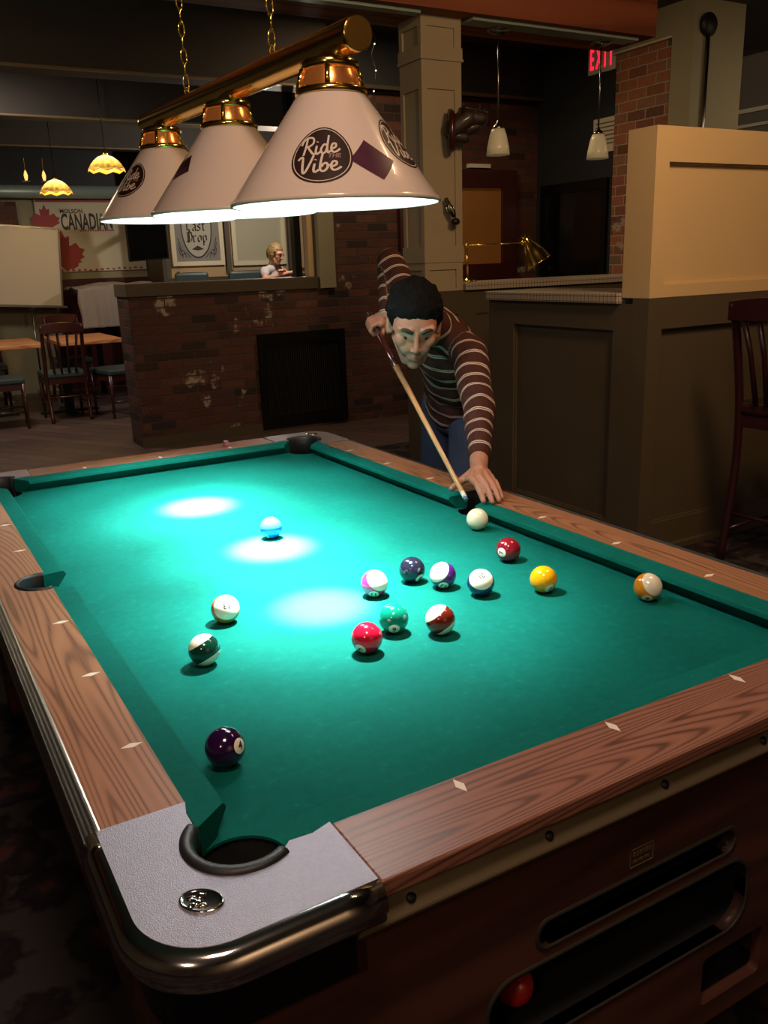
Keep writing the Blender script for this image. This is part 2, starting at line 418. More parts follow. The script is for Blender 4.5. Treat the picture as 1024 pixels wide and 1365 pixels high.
# ------------------------------------------------------------------ setting
BZ = 2.82
struct(box('floor_carpet', (-4, -4.5, -.05), (9, 5.2, 0), M['carpet']))
struct(box('floor_planks', (-4, 5.2, -.05), (9, 14, 0), M['planks']))
struct(box('ceiling', (-4, -4.5, 3.35), (9, 14, 3.45), M['ceil']))
def framed_wall(axis, c, t, a0, a1, z0, z1, panels, m, name, depth=.02, sgn=-1):
    """wall slab whose visible face is at c on the given axis, with recessed panels (a, b, zlo, zhi)"""
    mb = MB()
    def bx(p0, p1, q0, q1, d0, d1):
        lo, hi = sorted((c+d0, c+d1))
        if axis == 'y': mb.box((p0, lo, q0), (p1, hi, q1))
        else: mb.box((lo, p0, q0), (hi, p1, q1))
    bx(a0, a1, z0, z1, depth*-sgn, t*-sgn)
    xs = sorted(set([a0, a1]+[p[0] for p in panels]+[p[1] for p in panels])); zs = sorted(set([z0, z1]+[p[2] for p in panels]+[p[3] for p in panels]))
    for i in range(len(xs)-1):
        for j in range(len(zs)-1):
            mx_, mz = (xs[i]+xs[i+1])/2, (zs[j]+zs[j+1])/2
            if not any(p[0] < mx_ < p[1] and p[2] < mz < p[3] for p in panels):
                bx(xs[i], xs[i+1], zs[j], zs[j+1], 0, depth*-sgn)
    # thin moulding inside each panel
    e = .008
    for p in panels:
        for q in ((p[0], p[1], p[2], p[2]+e), (p[0], p[1], p[3]-e, p[3]), (p[0], p[0]+e, p[2], p[3]), (p[1]-e, p[1], p[2], p[3])):
            bx(q[0], q[1], q[2], q[3], depth*.5*-sgn, depth*-sgn)
    return mb.build(name, m)
# partition wall: front face y=2.05 and side face x=2.80
struct(framed_wall('y', 2.05, .10, 2.80, 5.6, 0, 1.243, [(2.892, 3.95, .15, 1.10), (4.09, 5.3, .15, 1.10)], M['wains'], 'wall_partition_front', .028))
struct(framed_wall('x', 2.80, .12, 2.151, 3.26, 0, 1.215, [(2.27, 3.035, .135, 1.09)], M['wains'], 'wall_partition_side', .024))
struct(framed_wall('y', 2.05, .17, 2.80, 5.6, 1.2435, 1.975, [(2.886, 3.95, 1.30, 1.828), (4.09, 5.3, 1.30, 1.828)], M['cream'], 'wall_partition_upper', .028))
struct(box('trim_1', (2.79, 2.02, 0), (5.6, 2.05, .028), M['wains']))
struct(box('trim_2', (2.778, 2.05, 0), (2.80, 3.262, .10), M['wains']))
o = MB().box((2.775, 2.225, 1.216), (3.25, 3.262, 1.265)).build('tiled_counter', M['tile'], bevel=.004); tag(o, 'short tiled counter top capping the panelled side of the cream partition', 'counter')
# post base with pillar, beam, rear counter
struct(framed_wall('y', 3.93, .25, 2.80, 3.09, 0, 1.252, [(2.85, 3.05, .15, 1.10)], M['wains'], 'wall_post', .015))
struct(framed_wall('x', 2.7995, .014, 3.93, 4.18, 0, 1.252, [(3.97, 4.14, .13, 1.10)], M['wains'], 'trim_3', .012))
struct(box('trim_4', (2.778, 3.91, 0), (2.786, 4.2, .11), M['pillar']))
struct(framed_wall('y', 3.935, .12, 3.0905, 5.6, 0, 1.249, [(3.2, 3.62, .15, 1.10), (3.75, 4.9, .15, 1.1)], M['wains'], 'wall_rear_counter', .015))
o = MB().box((3.10, 3.905, 1.25), (5.6, 4.35, 1.297)).build('tiled_counter', M['tile'], bevel=.004); tag(o, 'long tiled counter top running back from the pillar behind the partition', 'counter')
pm = MB()
def pil(x0, y0, x1, y1, z0, z1): pm.box((x0, y0, z0), (x1, y1, z1))
d = .012
pil(2.80+d, 3.93+d, 3.09-d, 4.18-d, 1.252, 2.84)
pans = [(1.30, 1.385), (1.53, 2.442), (2.676, 2.783)]
for zz0, zz1 in [(1.252, 1.272), (1.385, 1.43), (1.43, 1.53), (2.442, 2.60), (2.60, 2.676), (2.783, 2.84)]:
    g = .006 if zz0 in (2.60, 1.43) else 0
    pil(2.80-g, 3.93-g, 3.09+g, 4.18+g, zz0, zz1)
for zz0, zz1 in [(1.272, 1.385), (1.53, 2.442), (2.676, 2.783)]:
    for (x0, x1) in ((2.80, 2.84), (3.04, 3.09)):
        pil(x0, 3.93, x1, 3.965, zz0, zz1); pil(x0, 4.145, x1, 4.18, zz0, zz1)
pil(2.79, 3.92, 3.10, 4.19, 2.60, 2.615)
struct(pm.build('pillar', M['pillar'], merge=False))
struct(box('beam', (-3.9, 3.80, 2.84), (4.60, 4.25, 3.349), M['redwood']))
o = MB().box((1.6, 3.86, 2.822), (2.76, 3.93, 2.839)).box((3.13, 3.86, 2.822), (4.5, 3.93, 2.839)).box((3.13, 3.94, 2.826), (4.5, 4.0, 2.839)).build('track_rail', M['greystrip']); tag(o, 'pale metal light track fixed under the reddish wooden beam', 'light track')
# brick wall with fireplace
hw = MB().box((1.535, 6.38, .0), (3.23, 6.75, 1.24)); struct(hw.build('wall_half_brick', M['brick_x']))
struct(MB().box((3.4005, 6.38, 0), (5.735, 6.75, 2.90)).box((3.23, 6.38, 0), (3.4005, 6.75, 1.235)).build('wall_brick', M['brick_x']))
# end face bricks drawn along y
struct(box('trim_5', (1.528, 6.38, 0), (1.535, 6.75, 1.24), M['brick_y']))
struct(box('trim_6', (1.515, 6.36, 1.24), (3.23, 6.77, 1.345), M['wains'], bevel=.006))
struct(box('trim_7', (1.52, 6.365, 0), (3.2, 6.38, .09), M['wains']))
struct(box('post', (3.24, 6.345, 1.24), (3.40, 6.5, 3.349), M['sage'], bevel=.004))
struct(box('post', (3.09, 6.52, 1.346), (3.15, 6.60, 3.349), M['blackmetal']))
struct(box('post', (3.17, 6.42, 1.346), (3.22, 6.50, 3.349), M['cream']))
struct(box('wall_bulkhead', (3.4005, 6.30, 2.9005), (5.735, 6.75, 3.349), M['dkwall']))
struct(box('trim_8', (3.4005, 6.285, 2.90), (5.735, 6.2995, 2.93), M['wains']))
fpl = thing('fireplace', 'black metal fireplace insert set low in the brick half wall', 'fireplace', (3.035, 6.37, 0))
fm = MB(); x0, x1, z0, z1 = -.43, .43, .03, .875
fm.box((x0, -.02, z0), (x0+.06, .005, z1)).box((x1-.06, -.02, z0), (x1, .005, z1)).box((x0+.06, -.02, z1-.10), (x1-.06, .005, z1)).box((x0+.06, -.02, z0), (x1-.06, .005, z0+.12))
fm.build('frame', M['blackmetal'], fpl)
box('firebox', (x0+.06, -.004, z0+.12), (x1-.06, .006, z1-.10), M['void'], fpl)
g = MB()
for i in range(34): g.box((x0+.07+i*.0215, -.012, z0+.13), (x0+.075+i*.0215, -.006, z1-.11))
g.build('mesh_screen', M['blackmetal'], fpl)
g = MB()
for i in range(22): g.box((x0+.10+i*.0305, -.026, z0+.02), (x0+.11+i*.0305, -.0202, z0+.10))
g.build('vent_grille', M['blackmetal'], fpl)
# right side
struct(box('wall_right', (5.735, 5.290, 0), (5.9, 6.75, 3.349), M['dkwall']))
struct(box('wall_pier', (5.70, 4.64, 0), (5.9, 5.289, 3.12), M['brick_pier']))
struct(box('wall_column', (5.66, 4.42, 0), (6.25, 4.639, 3.349), M['sage']))
struct(box('wall_soffit', (5.66, 4.64, 3.121), (5.9, 5.29, 3.349), M['sage']))
struct(box('trim_9', (5.655, 4.64, 3.105), (5.70, 5.30, 3.12), M['paper']))
struct(box('wall_far_right', (7.9, -4, 0), (8.0, 14, 3.349), M['browngrey']))
struct(box('trim_10', (7.86, 3.5, 2.80), (7.8995, 8, 2.84), M['paper']))
struct(box('trim_11', (7.86, 3.5, 2.66), (7.8995, 8, 2.69), M['paper']))
d = MB().box((5.70, 5.36, 0), (5.7345, 5.42, 2.12)).box((5.70, 6.20, 0), (5.7345, 6.28, 2.12)).box((5.70, 5.42, 2.03), (5.7345, 6.20, 2.12)).build('door_1', M['blackmetal']); struct(d)
p = box('door_panel', (5.72, 5.42, 0), (5.7345, 6.20, 2.03), M['screen'], d)
# back walls
struct(box('wall_back', (-4, 10.9, 0), (2.9495, 11.0, 3.349), M['sage']))
struct(box('wall_back_dado', (1.78, 10.875, 0), (2.9495, 10.8995, 1.375), M['mahog']))
struct(box('wall_booth', (3.0, 10.2, 1.345), (7.9, 10.3, 3.349), M['cream']))
struct(box('wall_booth_lower', (3.0, 10.17, 0), (7.9, 10.3, 1.3445), M['wains']))
struct(box('wall_booth_side', (2.95, 10.17, 0), (2.9995, 11.0, 3.349), M['wains']))
struct(box('trim_12', (3.0, 10.19, 1.345), (3.06, 10.1995, 2.6), M['browngrey']))
struct(box('trim_13', (3.78, 10.13, 1.40), (3.84, 10.1995, 2.6), M['browngrey']))
struct(box('trim_14', (4.66, 10.13, 1.40), (4.73, 10.1995, 2.6), M['browngrey']))
struct(box('trim_15', (4.90, 10.15, 1.40), (5.02, 10.1995, 2.6), M['browngrey']))
struct(box('floor_platform', (2.96, 6.9, 0), (6.2, 10.16, .38), M['carpet']))
struct(box('wall_left', (-4, -4.5, 0), (-3.9, 14, 3.349), M['browngrey']))
struct(box('wall_front', (-4, -4.5, 0), (9, -4.4, 3.349), M['browngrey']))
struct(box('pillar', (1.10, 10.65, 1.97), (1.41, 10.8995, 2.28), M['brick_x']))
for y_ in (6.0, 8.05, 10.05):
    struct(box('beam', (-3.9, y_, 2.83), (3.2395 if y_ < 8 else 6.5, y_+.32, 3.349), M['beam']))
    struct(box('beam_lip', (-3.9, y_-.012, 2.815), (3.08, y_+.03, 2.8295), M['beamlip']))
struct(box('wall_back_bulkhead', (-4, 10.84, 2.48), (2.9495, 10.8995, 3.349), M['dkwall']))
duct = MB().tube([(-2, 10.75, 2.40), (2.94, 10.75, 2.40)], .075, 20).build('ceiling_duct', M['greystrip']); tag(duct, 'round pale duct running under the ceiling at the far left', 'duct')
# ------------------------------------------------------------------ pool table
R_ = math.radians
S = .26165; W = 4*S; L = 8*S; TB = .76; TR = .80
tb = thing('pool_table', 'green felt pool table with wood laminate rails and chrome corners', 'pool table', (0, 0, 0))
def arc(cx, cy, r, a0, a1, n=16): return [(cx+r*math.cos(math.radians(a0+(a1-a0)*i/n)), cy+r*math.sin(math.radians(a0+(a1-a0)*i/n))) for i in range(n+1)]
# the bed with six pocket cut outs
CO = .012; PR = .052
def sym(pt, q):  # quadrant transforms
    x, y = pt
    return (x if q in (0, 3) else W-x, y if q in (0, 1) else L-y)
bed = []
e = -.05
# go counter-clockwise starting near-left
def corner_cut(q):
    pts = arc(-CO, -CO, .058, 120, -30, 14)  # from upper-left going clockwise through inside to lower-right
    pts = [(e, .04)] + arc(-CO, -CO, .058, 130, -40, 14) + [(.04, e)]
    pts = [sym(p, q) for p in pts]
    return pts if q in (0, 2) else pts[::-1]
sr = [(W-e, L/2-.045)]+arc(W+.055, L/2, .055, 235, 125, 12)+[(W-e, L/2+.045)]
sl = [(W-p[0], L-p[1]) for p in sr]
bed = corner_cut(0)+corner_cut(1)+sr+corner_cut(2)+corner_cut(3)+sl
bm_ = MB(); n = len(bed)
bmm = bmesh.new(); vv = [bmm.verts.new((x, y, TB)) for x, y in bed]; fce = bmm.faces.new(vv)
res = bmesh.ops.extrude_face_region(bmm, geom=[fce])
for v in [g for g in res['geom'] if isinstance(g, bmesh.types.BMVert)]: v.co.z -= .004
bmesh.ops.triangulate(bmm, faces=[f_ for f_ in bmm.faces if len(f_.verts) > 4]); bmesh.ops.recalc_face_normals(bmm, faces=bmm.faces)
me = bpy.data.meshes.new('bed'); bmm.to_mesh(me); bmm.free(); me.materials.append(M['felt'])
ob = bpy.data.objects.new('bed', me); COL.objects.link(ob); ob.parent = tb
# cushions: cross sections from nose to back
def cushion(p0, p1, inw, m0, m1):
    """p0,p1 nose end points (2D); inw = outward direction; m0,m1 = how far the back extends beyond the ends"""
    p0 = Vector(p0); p1 = Vector(p1); inw = Vector(inw); t = (p1-p0).normalized()
    sec = [(-.001, .7865), (0, .790), (.002, .7945), (.006, .7972), (.046, .8005), (.05, .8005), (.05, TB+.0005), (.022, TB+.0005)]
    vs = []
    N_ = 8
    for i in range(N_+1):
        k = i/N_
        for d, z in sec:
            a = p0-t*(m0*d/.046) ; b = p1+t*(m1*d/.046)
            q = a.lerp(b, k)+inw*d
            vs.append((q.x, q.y, z))
    m = len(sec); fs = []
    for i in range(N_):
        for j in range(m): fs.append((i*m+j, i*m+(j+1) % m, (i+1)*m+(j+1) % m, (i+1)*m+j))
    mb = MB(); mb.add(vs, fs, False); mb.add([vs[i] for i in range(m)], [tuple(range(m))]); mb.add(vs[-m:], [tuple(range(m))[::-1]])
    return mb.build('cushion', M['felt'], tb)
cj = .072; sj = .062
for x, o_ in ((0, -1), (W, 1)):
    cushion((x, cj), (x, L/2-sj), (o_, 0), .038, -.0+.018)
    cushion((x, L/2+sj), (x, L-cj), (o_, 0), .018, .038)
for y, o_ in ((0, -1), (L, 1)): cushion((cj, y), (W-cj, y), (0, o_), .038, .038)
# wooden rails
ri, ro = .046, .150
def railpoly(ylo, yhi, cut):  # left side rail, cut 'lo'/'hi' end carries half the side pocket
    cx, cy = -.058, L/2; R_ = .058
    if cut == 'hi':
        a0 = 90; pts = [(-ri, ylo), (-ri, cy-R_*.98)] + arc(cx, cy, R_, 282, 180, 12)[0:] + [(-ro, cy)] + [(-ro, ylo)]
    else:
        pts = [(-ro, cy)] + arc(cx, cy, R_, 180, 78, 12) + [(-ri, cy+R_*.98), (-ri, yhi), (-ro, yhi)]
    return pts
for side in (0, 1):
    for cut, lo, hi in (('hi', .09, None), ('lo', None, L-.09)):
        pl = railpoly(lo, hi, cut)
        if side: pl = [(W-x, y) for x, y in pl][::-1]
        MB().prism(pl, TR-.026, TR+.001).build('rail', M['rail_y'], tb, bevel=.0015)
MB().prism([(.089, -ri), (W-.089, -ri), (W-.089, -.168), (.089, -.168)][::-1], TR-.022, TR+.001).build('rail', M['rail_x'], tb, bevel=.003)
MB().prism([(.089, L+ri), (W-.089, L+ri), (W-.089, L+.168), (.089, L+.168)], TR-.022, TR+.001).build('rail', M['rail_x'], tb, bevel=.003)
# ribbed aluminium trim along both sides
def trimprof():
    pts = [(-.149, TR+.001)]
    for i in range(4):
        a = -.151-i*.0055
        pts += [(a, TR+.0015-i*.0018), (a-.0028, TR+.0035-i*.0018), (a-.0048, TR-.0005-i*.0018)]
    pts += [(-.176, TR-.014), (-.177, TR-.03), (-.172, TR-.04), (-.149, TR-.04)]
    return pts
for side in (0, 1):
    pr = trimprof(); y0, y1 = .079, L-.079
    vs = []; 
    for y in (y0, y1):
        for x, z in pr: vs.append((W-x if side else x, y, z))
    m = len(pr); fs = [(j, (j+1) % m, (j+1) % m+m, j+m) for j in range(m)]+[tuple(range(m)), tuple(range(m, 2*m))[::-1]]
    mb = MB(); mb.add(vs, fs, False); mb.build('side_trim', M['alu'], tb)
# corner castings
def rounded(pts, q): 
    p = [sym(a, q) for a in pts]
    return p if q in (0, 2) else p[::-1]
for q in range(4):
    ox, oy = -.155, -.163; rr = .085
    outer = [(ox, .088)]+arc(ox+rr, oy+rr, rr, 180, 270, 14)+[(.088, oy)]
    inner = [(.088, -.046), (.062, -.054)] + arc(-CO, -CO, .060, -42, -228, 26)[0:] + [(-.052, .064), (-.046, .088)]
    mb = MB(); mb.prism(rounded(outer+inner, q), TR-.02, TR+.003)
    cst = mb.build('corner_casting', M['cast'], tb)
    # polished rolled edge and skirt
    path = [(ox-.001, .088), (ox-.001, .05), (ox-.001, .01)]+arc(ox+rr, oy+rr, rr+.001, 180, 270, 16)+[(0, oy-.001), (.04, oy-.001), (.088, oy-.001)]
    prof = [(.001, TR+.0025), (-.006, TR+.0028), (-.013, TR-.001), (-.019, TR-.009), (-.021, TR-.018), (-.019, TR-.026), (-.015, TR-.031), (-.0155, TR-.036), (-.013, TR-.042), (.0, TR-.043)]
    vs = []; m = len(prof)
    for i, p in enumerate(path):
        a = Vector(path[max(i-1, 0)]); b = Vector(path[min(i+1, len(path)-1)]); t = (b-a).normalized(); nn = Vector((t.y, -t.x))
        for d, z in prof:
            pp = (p[0]+nn.x*d*-1*-1*(-1 if False else 1)*(-1), p[1]+nn.y*-d) if False else (p[0]-nn.x*-d*-1, p[1]-nn.y*-d*-1)
            vs.append((*sym(pp, q), z))
    fs = [(i*m+j, i*m+j+1, (i+1)*m+j+1, (i+1)*m+j) for i in range(len(path)-1) for j in range(m-1)]
    mb = MB(); mb.add(vs, fs, True); mb.add(vs[:m], [tuple(range(m))]); mb.add(vs[-m:], [tuple(range(m))]); mb.build('rolled_edge', M['chrome'], cst)['label'] = 'polished chrome rolled edge'
    # skirt below
    sk = MB(); path2 = [(ox+.004, .06)]+arc(ox+rr, oy+rr, rr-.004, 180, 270, 12)+[(.06, oy+.004)]; inner2 = [(.06, oy+.012)]+arc(ox+rr, oy+rr, rr-.012, 270, 180, 12)+[(ox+.012, .06)]
    sk.prism(rounded(path2+inner2, q), .69, TR-.043); sk.build('corner_skirt', M['blackmetal'], tb)
    # embossed oval medallion, long axis across the corner
    cx, cy = sym((-.086, -.094), q)
    md = MB(); R3 = Matrix.Rotation(math.radians(45 if q in (0, 2) else -45), 3, 'Z')
    mdl = [(1.0, 0), (1.0, .0012), (.93, .003), (.86, .0012), (.8, .001), (.0, .001)]
    vs = []; nn_ = 40
    for rr_, z in mdl:
        for k in range(nn_):
            a = 2*PI*k/nn_; v = R3 @ Vector((.017*rr_*math.cos(a), .025*rr_*math.sin(a), 0)); vs.append((cx+v.x, cy+v.y, TR+.003+z))
    fs = [(i*nn_+k, i*nn_+(k+1) % nn_, (i+1)*nn_+(k+1) % nn_, (i+1)*nn_+k) for i in range(len(mdl)-1) for k in range(nn_)]
    md.add(vs, fs, True)
    for k in range(7):
        a = random.uniform(0, 6.28); rr_ = random.uniform(.2, .65); p = R3 @ Vector((.017*rr_*math.cos(a), .025*rr_*math.sin(a), 0))
        md.ball((cx+p.x, cy+p.y, TR+.004), (.006, .0035, .0022), 10, 6, Matrix.Rotation(random.uniform(0, 3), 3, 'Z'))
    md.build('medallion', M['chrome'], cst)
# rubber pocket liners and wells
def liner(cx, cy, r0, r1, a0, a1, ztop=.8075):
    vs = []; fs = []; n = 28; prof = [(r1, TR-.03), (r1, ztop-.003), (r1-.003, ztop), ((r0+r1)/2, ztop+.001), (r0+.003, ztop-.001), (r0, ztop-.006), (r0-.002, TB-.04), (r1, TB-.04)]
    m = len(prof)
    for i in range(n+1):
        a = math.radians(a0+(a1-a0)*i/n)
        for rr, z in prof: vs.append((cx+rr*math.cos(a), cy+rr*math.sin(a), z))
    for i in range(n):
        for j in range(m): fs.append((i*m+j, i*m+(j+1) % m, (i+1)*m+(j+1) % m, (i+1)*m+j))
    mb = MB(); mb.add(vs, fs, True); mb.add(vs[:m], [tuple(range(m))]); mb.add(vs[-m:], [tuple(range(m))]); return mb
angs = [(132, 318), (-138, 48), (-48, 138), (222, 408-360+360)]
for q, (a0, a1) in enumerate([(132, 318), (222, 408), (312, 498), (42, 228)]):
    c = sym((-CO, -CO), q); p = liner(c[0], c[1], .0525, .0695, a0+2, a1-(16 if q == 0 else 4)).build('pocket_liner', M['rubber'], tb)
    MB().lathe([(.060, TB-.0041), (.060, TB-.13), (0, TB-.131)], 28, Matrix.Translation((c[0], c[1], 0)), cap=False).build('pocket_well', M['void'], tb)
for cx, a0, a1 in ((-.058, 78, 282), (W+.058, -102, 102)):
    liner(cx, L/2, .046, .0575, a0, a1, .8045).build('pocket_liner', M['rubber'], tb)
    MB().lathe([(.056, TB-.001), (.056, TB-.13), (0, TB-.131)], 28, Matrix.Translation((cx, L/2, 0)), cap=False).build('pocket_well', M['void'], tb)
# diamond sights
def sight(x, y, along):
    a, b = (.0155, .0065) if along == 'x' else (.0065, .0155)
    MB().prism([(x-a, y), (x, y-b), (x+a, y), (x, y+b)], TR+.0006, TR+.0016).build('sight', M['inlay'], tb)
dd = .0676
for k in (1, 2, 3, 5, 6, 7): sight(-dd, k*S, 'x'); sight(W+dd, k*S, 'x')
for k in (1, 2, 3): sight(k*S, -dd, 'y'); sight(k*S, L+dd, 'y')
# cabinet with slots in the near end
cu = bpy.data.curves.new('end', 'CURVE'); cu.dimensions = '2D'; cu.fill_mode = 'BOTH'; cu.extrude = .009
def poly2(pts):
    sp = cu.splines.new('POLY'); sp.points.add(len(pts)-1); sp.use_cyclic_u = True
    for p, (x, y) in zip(sp.points, pts): p.co = (x, y, 0, 1)
def stadium(x0, x1, z0, z1, r):
    return arc(x1-r, z1-r, r, 0, 90, 8)+arc(x0+r, z1-r, r, 90, 180, 8)+arc(x0+r, z0+r, r, 180, 270, 8)+arc(x1-r, z0+r, r, 270, 360, 8)
slots = [stadium(.330, .706, .574, .612, .019), stadium(.25, .745, .425, .548, .045), stadium(.66, .80, .30, .39, .01)]
poly2([(-.10, .26), (W+.10, .26), (W+.10, .735), (-.10, .735)]); [poly2(s_) for s_ in slots]
oc = bpy.data.objects.new('t', cu); COL.objects.link(oc); bpy.context.view_layer.update()
me = bpy.data.meshes.new_from_object(oc.evaluated_get(bpy.context.evaluated_depsgraph_get())); bpy.data.objects.remove(oc)
me.transform(Matrix.Translation((0, -.135, 0)) @ Matrix.Rotation(PI/2, 4, 'X')); me.materials.clear(); me.materials.append(M['cabinet'])
ep = bpy.data.objects.new('end_panel', me); COL.objects.link(ep); ep.parent = tb
for s_ in slots[:2]:
    cxy = (sum(p[0] for p in s_)/len(s_), sum(p[1] for p in s_)/len(s_))
    vs = []; k = len(s_)
    def off(p, d, y): 
        a = math.atan2(0, 1); vx, vz = p[0]-cxy[0], p[1]-cxy[1]; hx = max(q[0] for q in s_)-cxy[0]; hz = max(q[1] for q in s_)-cxy[1]
        return (cxy[0]+vx*(hx+d)/hx, y, cxy[1]+vz*(hz+d)/hz)
    for d_, y in ((.0, -.126), (.0, -.146), (.004, -.1465), (.007, -.1442)):
        vs += [off(p, d_, y) for p in s_]
    mb = MB(); mb.add(vs, [(i*k+j, i*k+(j+1) % k, (i+1)*k+(j+1) % k, (i+1)*k+j) for i in range(3) for j in range(k)], True); mb.build('slot_rim', M['rim'], tb)
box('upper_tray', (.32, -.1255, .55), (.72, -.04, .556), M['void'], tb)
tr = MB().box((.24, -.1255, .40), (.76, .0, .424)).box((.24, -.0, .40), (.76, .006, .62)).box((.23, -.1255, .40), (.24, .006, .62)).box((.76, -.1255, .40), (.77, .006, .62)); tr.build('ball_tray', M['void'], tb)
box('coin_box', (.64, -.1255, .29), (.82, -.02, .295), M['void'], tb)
cb = MB().box((-.10, -.125, .26), (-.085, L+.125, .7349)).box((W+.085, -.125, .26), (W+.10, L+.125, .7349)).box((-.10, L+.125, .26), (W+.10, L+.14, .7349)).box((-.085, -.125, .26), (W+.085, L+.125, .27)).box((-.085, .02, .27), (W+.085, .03, .70))
cb.build('cabinet_body', M['cabinet'], tb)
st = MB().prism([(-.136, .776), (-.150, .776), (-.167, .742), (-.164, .735), (-.136, .735)], .06, W-.06, 'x').build('apron_strip', M['olive'], tb, bevel=.003)
for x in (.13, .33, .53, .73, .93): MB().lathe([(.006, 0), (.006, .002), (.003, .0035), (0, .0035)], 14, Matrix.Translation((x, -.1595, .757)) @ Matrix.Rotation(R_(63), 4, 'X')).build('screw', M['black'], st)
box('gap_shade_strip', (.06, -.14, .7765), (W-.06, -.06, TR-.022), M['void'], tb)  # solid near-black strip painting the shade in the gap below the rail
pl = MB()
x0, z0 = .488, .630
for a, b in (((x0, z0), (x0+.045, z0+.0015)), ((x0, z0+.028), (x0+.045, z0+.0295)), ((x0, z0), (x0+.0015, z0+.0295)), ((x0+.0435, z0), (x0+.045, z0+.0295))): pl.box((a[0], -.1452, a[1]), (b[0], -.144, b[1]))
for i in range(6): pl.box((x0+.006+i*.006, -.1452, z0+.017), (x0+.0098+i*.006, -.144, z0+.024))
for i in range(3): pl.box((x0+.006+i*.011, -.1452, z0+.007), (x0+.014+i*.011, -.144, z0+.011))
pl.build('maker_plate', M['olive'], tb)
for x in (.0, W):
    for y in (.03, L-.03):
        sx = 1 if x == 0 else -1; sy = 1 if y < 1 else -1
        MB().box((x-.095*sx, y-.15*sy+.0, .0), (x+.04*sx, y-.02*sy+.02*sy, .26) ).build('leg', M['cabinet'], tb, bevel=.01)
# ------------------------------------------------------------------ balls
RB = .0286
def ballmat(name, col, stripe, disc=True, h=.5):
    m = bpy.data.materials.new(name); m.use_nodes = True; nt = m.node_tree; b = nt.nodes['Principled BSDF']
    tc = N(nt, 'TexCoord'); nv = N(nt, 'VectorMath', operation='NORMALIZE'); nt.links.new(tc.outputs['Object'], nv.inputs[0])
    sp = N(nt, 'SeparateXYZ'); nt.links.new(nv.outputs[0], sp.inputs[0])
    IV = (*lin('f3ead2'), 1); cc = (*lin(col), 1)
    last = None
    if stripe:
        a = N(nt, 'Math', operation='ABSOLUTE'); nt.links.new(sp.outputs['Z'], a.inputs[0])
        g = N(nt, 'Math', operation='GREATER_THAN'); g.inputs[1].default_value = h; nt.links.new(a.outputs[0], g.inputs[0])
        mx = N(nt, 'Mix', data_type='RGBA'); mx.inputs['A'].default_value = cc; mx.inputs['B'].default_value = IV; nt.links.new(g.outputs[0], mx.inputs['Factor']); last = mx.outputs['Result']
    if disc:
        g = N(nt, 'Math', operation='GREATER_THAN'); g.inputs[1].default_value = .925
        a = N(nt, 'Math', operation='ABSOLUTE'); nt.links.new(sp.outputs['X'], a.inputs[0]); nt.links.new(a.outputs[0], g.inputs[0])
        mx = N(nt, 'Mix', data_type='RGBA'); mx.inputs['A'].default_value = cc; mx.inputs['B'].default_value = IV
        if last: nt.links.new(last, mx.inputs['A'])
        nt.links.new(g.outputs[0], mx.inputs['Factor']); last = mx.outputs['Result']
    if last: nt.links.new(last, b.inputs['Base Color'])
    else: b.inputs['Base Color'].default_value = cc
    b.inputs['Roughness'].default_value = .13; b.inputs['Coat Weight'].default_value = .5; b.inputs['Coat Roughness'].default_value = .05
    return m
bmesh_ball = MB().ball((0, 0, 0), RB, 48, 28)
# name, x, y, colour, stripe, axis offset (image x, image up) or None, number direction offset, text, text roll, label, number-on-cap
BL = [
 ('cue', .9964, .9031, 'efe6c4', 0, None, None, '', 0, 'plain ivory cue ball just in front of the cue tip'),
 ('7', .9084, .6605, '7c1420', 0, None, (-.57, -.25), '7', 100, 'solid maroon ball between the cue ball and the yellow ball'),
 ('1', .8477, .4642, 'f0a80c', 0, None, (.47, -.71), '1', 150, 'solid yellow ball on the open felt right of the cluster'),
 ('9', .9903, .3093, 'e08a14', 1, (.62, .35), (-.3, -.93), '9', 0, 'orange-yellow and cream striped ball by the right cushion'),
 ('10', .7288, .5239, '16305c', 1, (.05, .47), None, '10', 20, 'white ball with dark blue stripe low, right end of the cluster'),
 ('12', .6889, .6064, '4d1a66', 1, (-.55, .46), (.06, -.84), '12', 160, 'white and purple striped ball in the cluster'),
 ('8', .6528, .6743, '1c1c2c', 0, None, (.61, -.68), '8', 140, 'near-black solid ball at the back of the cluster'),
 ('11', .543, .6486, 'd0184c', 1, (.45, .45), (-.2, -.95), '11', 0, 'white and bright pink-red striped ball at the left of the cluster'),
 ('6', .481, .4653, '0a7a62', 0, None, (.04, -.74), '6', 170, 'solid green ball beside the red ball'),
 ('15', .5502, .409, '6e1f14', 1, (-.6, .76), (.55, -.1), '', 0, 'white ball with wide brown stripe on the near side of the cluster'),
 ('3', .3955, .4163, 'd01838', 0, None, (-.43, -.74), '3', 150, 'solid red ball nearest the camera in the cluster'),
 ('13', .2288, .6956, 'c8702c', 1, (.10, .22), None, '13', 185, 'white ball marked 13 with orange stripe on the left side'),
 ('14', .1307, .5358, '0b3a2c', 1, (-.56, .82), (.8, .58), '', 0, 'dark green and cream striped ball at the left'),
 ('4', .0483, .2055, '260a34', 0, None, (.74, .06), '4', 20, 'solid dark purple ball nearest the front corner pocket'),
 ('2', .523, 1.158, '1558b0', 0, None, (-.5, -.8), '2', 90, 'solid blue ball alone under the middle lamp'),
]
def imgdir(P, off):
    view = (P-CC).normalized(); rx = CR-view*CR.dot(view); rx.normalize(); uy = rx.cross(view)
    x, y = off; m = min(.999, math.hypot(x, y)); 
    return (rx*x+uy*y-view*math.sqrt(max(0, 1-m*m))).normalized()
